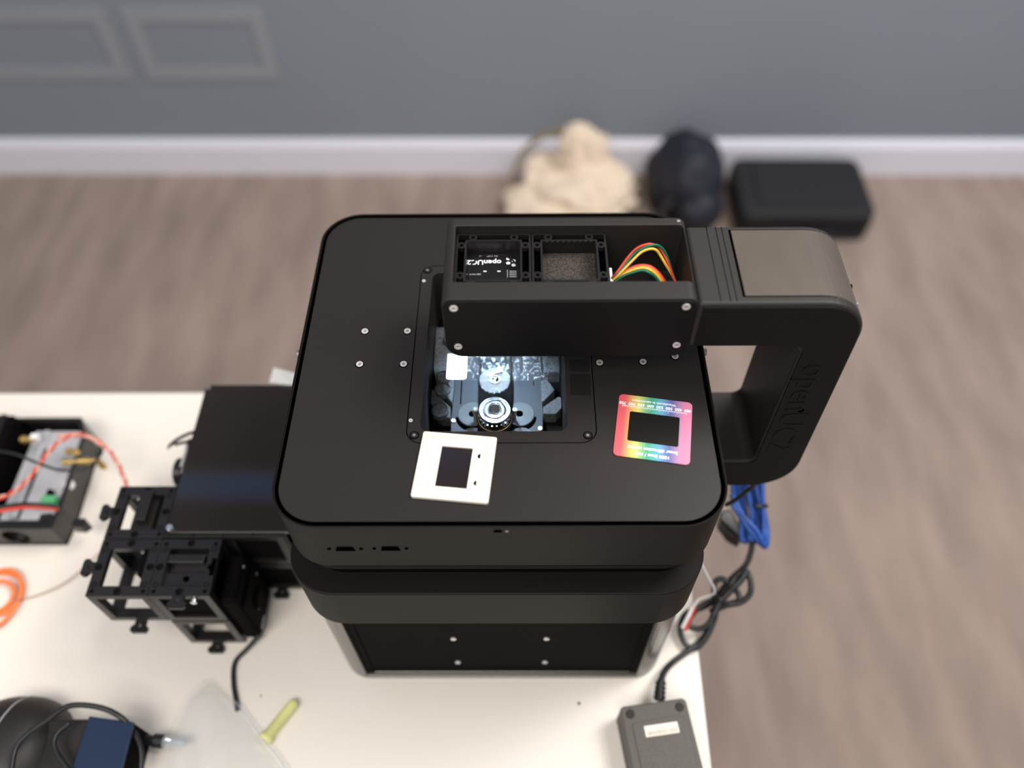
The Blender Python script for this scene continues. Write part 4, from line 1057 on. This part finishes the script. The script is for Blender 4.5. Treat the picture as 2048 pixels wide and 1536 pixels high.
quad('white_tag', [wp(1382, 1214, .044), wp(1388, 1216, .044), wp(1369, 1259, .030), wp(1362, 1254, .030)], 0.001, M['white'], ct, L_2)
quad('red_tag', [wp(1388, 1216, .0438), wp(1394, 1212, .0438), wp(1374, 1262, .0298), wp(1367, 1260, .0298)], 0.001, M['red'], ct, L_2)

# blue cable bundle hanging behind the handle
bb = thing('blue_cable_bundle', 'bundle of blue network cable hanging below the handle', 'cable', tuple(P(1500, 1030, 0.06)))
L_3 = Vector(bb.location); random.seed(5)
for k in range(13):
    x0 = 1470 + k * 4.7 + random.uniform(-2, 2); z = 0.050 + random.uniform(-0.010, 0.014)
    xb = 1497 + (k - 5) * 3.2 + random.uniform(-3, 3)
    if k < 9:
        pts = [wp(x0, 940, z + .03), wp(x0 - 4, 985, z + .02), wp((x0 + xb) / 2 + random.uniform(-5, 5), 1030, z + .01), wp(xb, 1072 + random.uniform(-6, 10), z), wp(xb + 8, 1080, z)]
    else:
        pts = [wp(x0 - 2, 940, z + .03), wp(x0, 985, z + .02), wp(x0 + 3, 1040, z + .01), wp(xb + 8, 1080 + random.uniform(0, 8), z), wp(xb + 3, 1070, z)]
    tube('cable_loop', [Vector(p) - L_3 for p in pts], 0.0022, M['blue'], bb)
tube('cable_loop', [Vector(p) - L_3 for p in (wp(1460, 1002, .085), wp(1472, 1020, .082), wp(1492, 1050, .078), wp(1520, 1085, .07), wp(1532, 1092, .06), wp(1534, 1060, .06), wp(1526, 1010, .07), wp(1524, 950, .08))], 0.0024, M['blue'], bb)
tube('cable_loop', [Vector(p) - L_3 for p in (wp(1463, 990, .085), wp(1485, 1030, .082), wp(1512, 1060, .078), wp(1528, 1088, .07), wp(1533, 1070, .066), wp(1522, 1030, .07), wp(1512, 980, .075), wp(1508, 950, .08))], 0.0024, M['blue'], bb)
tube('black_tie', [Vector(p) - L_3 for p in (wp(1505, 1010, .095), wp(1515, 1013, .096), wp(1525, 1012, .095), wp(1533, 1012, .09))], 0.0018, M['cable'], bb)
tag(tube('thin_black_cable', [wp(1452, 1010, .10), wp(1470, 1000, .11), wp(1490, 985, .12), wp(1510, 968, .13), wp(1530, 945, .13)], 0.0020, M['cable']),
    'thin black cable crossing in front of the blue cable bundle', 'cable')
bk = thing('black_plug', 'black plug block behind the microscope corner, beside the blue bundle', 'plug', tuple(P(1465, 1045, 0.04)))
L_4 = Vector(bk.location)
bm = bmesh.new()
pts = [wp(1440, 1022, .05), wp(1462, 1018, .05), wp(1490, 1068, .045), wp(1482, 1078, .045), wp(1462, 1062, .045), wp(1441, 1040, .05)]
vs = [bm.verts.new(Vector(p) - L_4) for p in pts]; f = bm.faces.new(vs)
ex = bmesh.ops.extrude_face_region(bm, geom=[f]); bmesh.ops.translate(bm, verts=[v for v in ex['geom'] if isinstance(v, bmesh.types.BMVert)], vec=(0, 0, -0.02))
bmesh.ops.recalc_face_normals(bm, faces=bm.faces)
bm_to('plug_body', bm, M['plastic'], bk, False, 0.002)
tube('prong', [Vector(v) - L_4 for v in (wp(1446, 1018, .052), wp(1462, 1014, .054))], 0.0012, M['ivory'], bk)
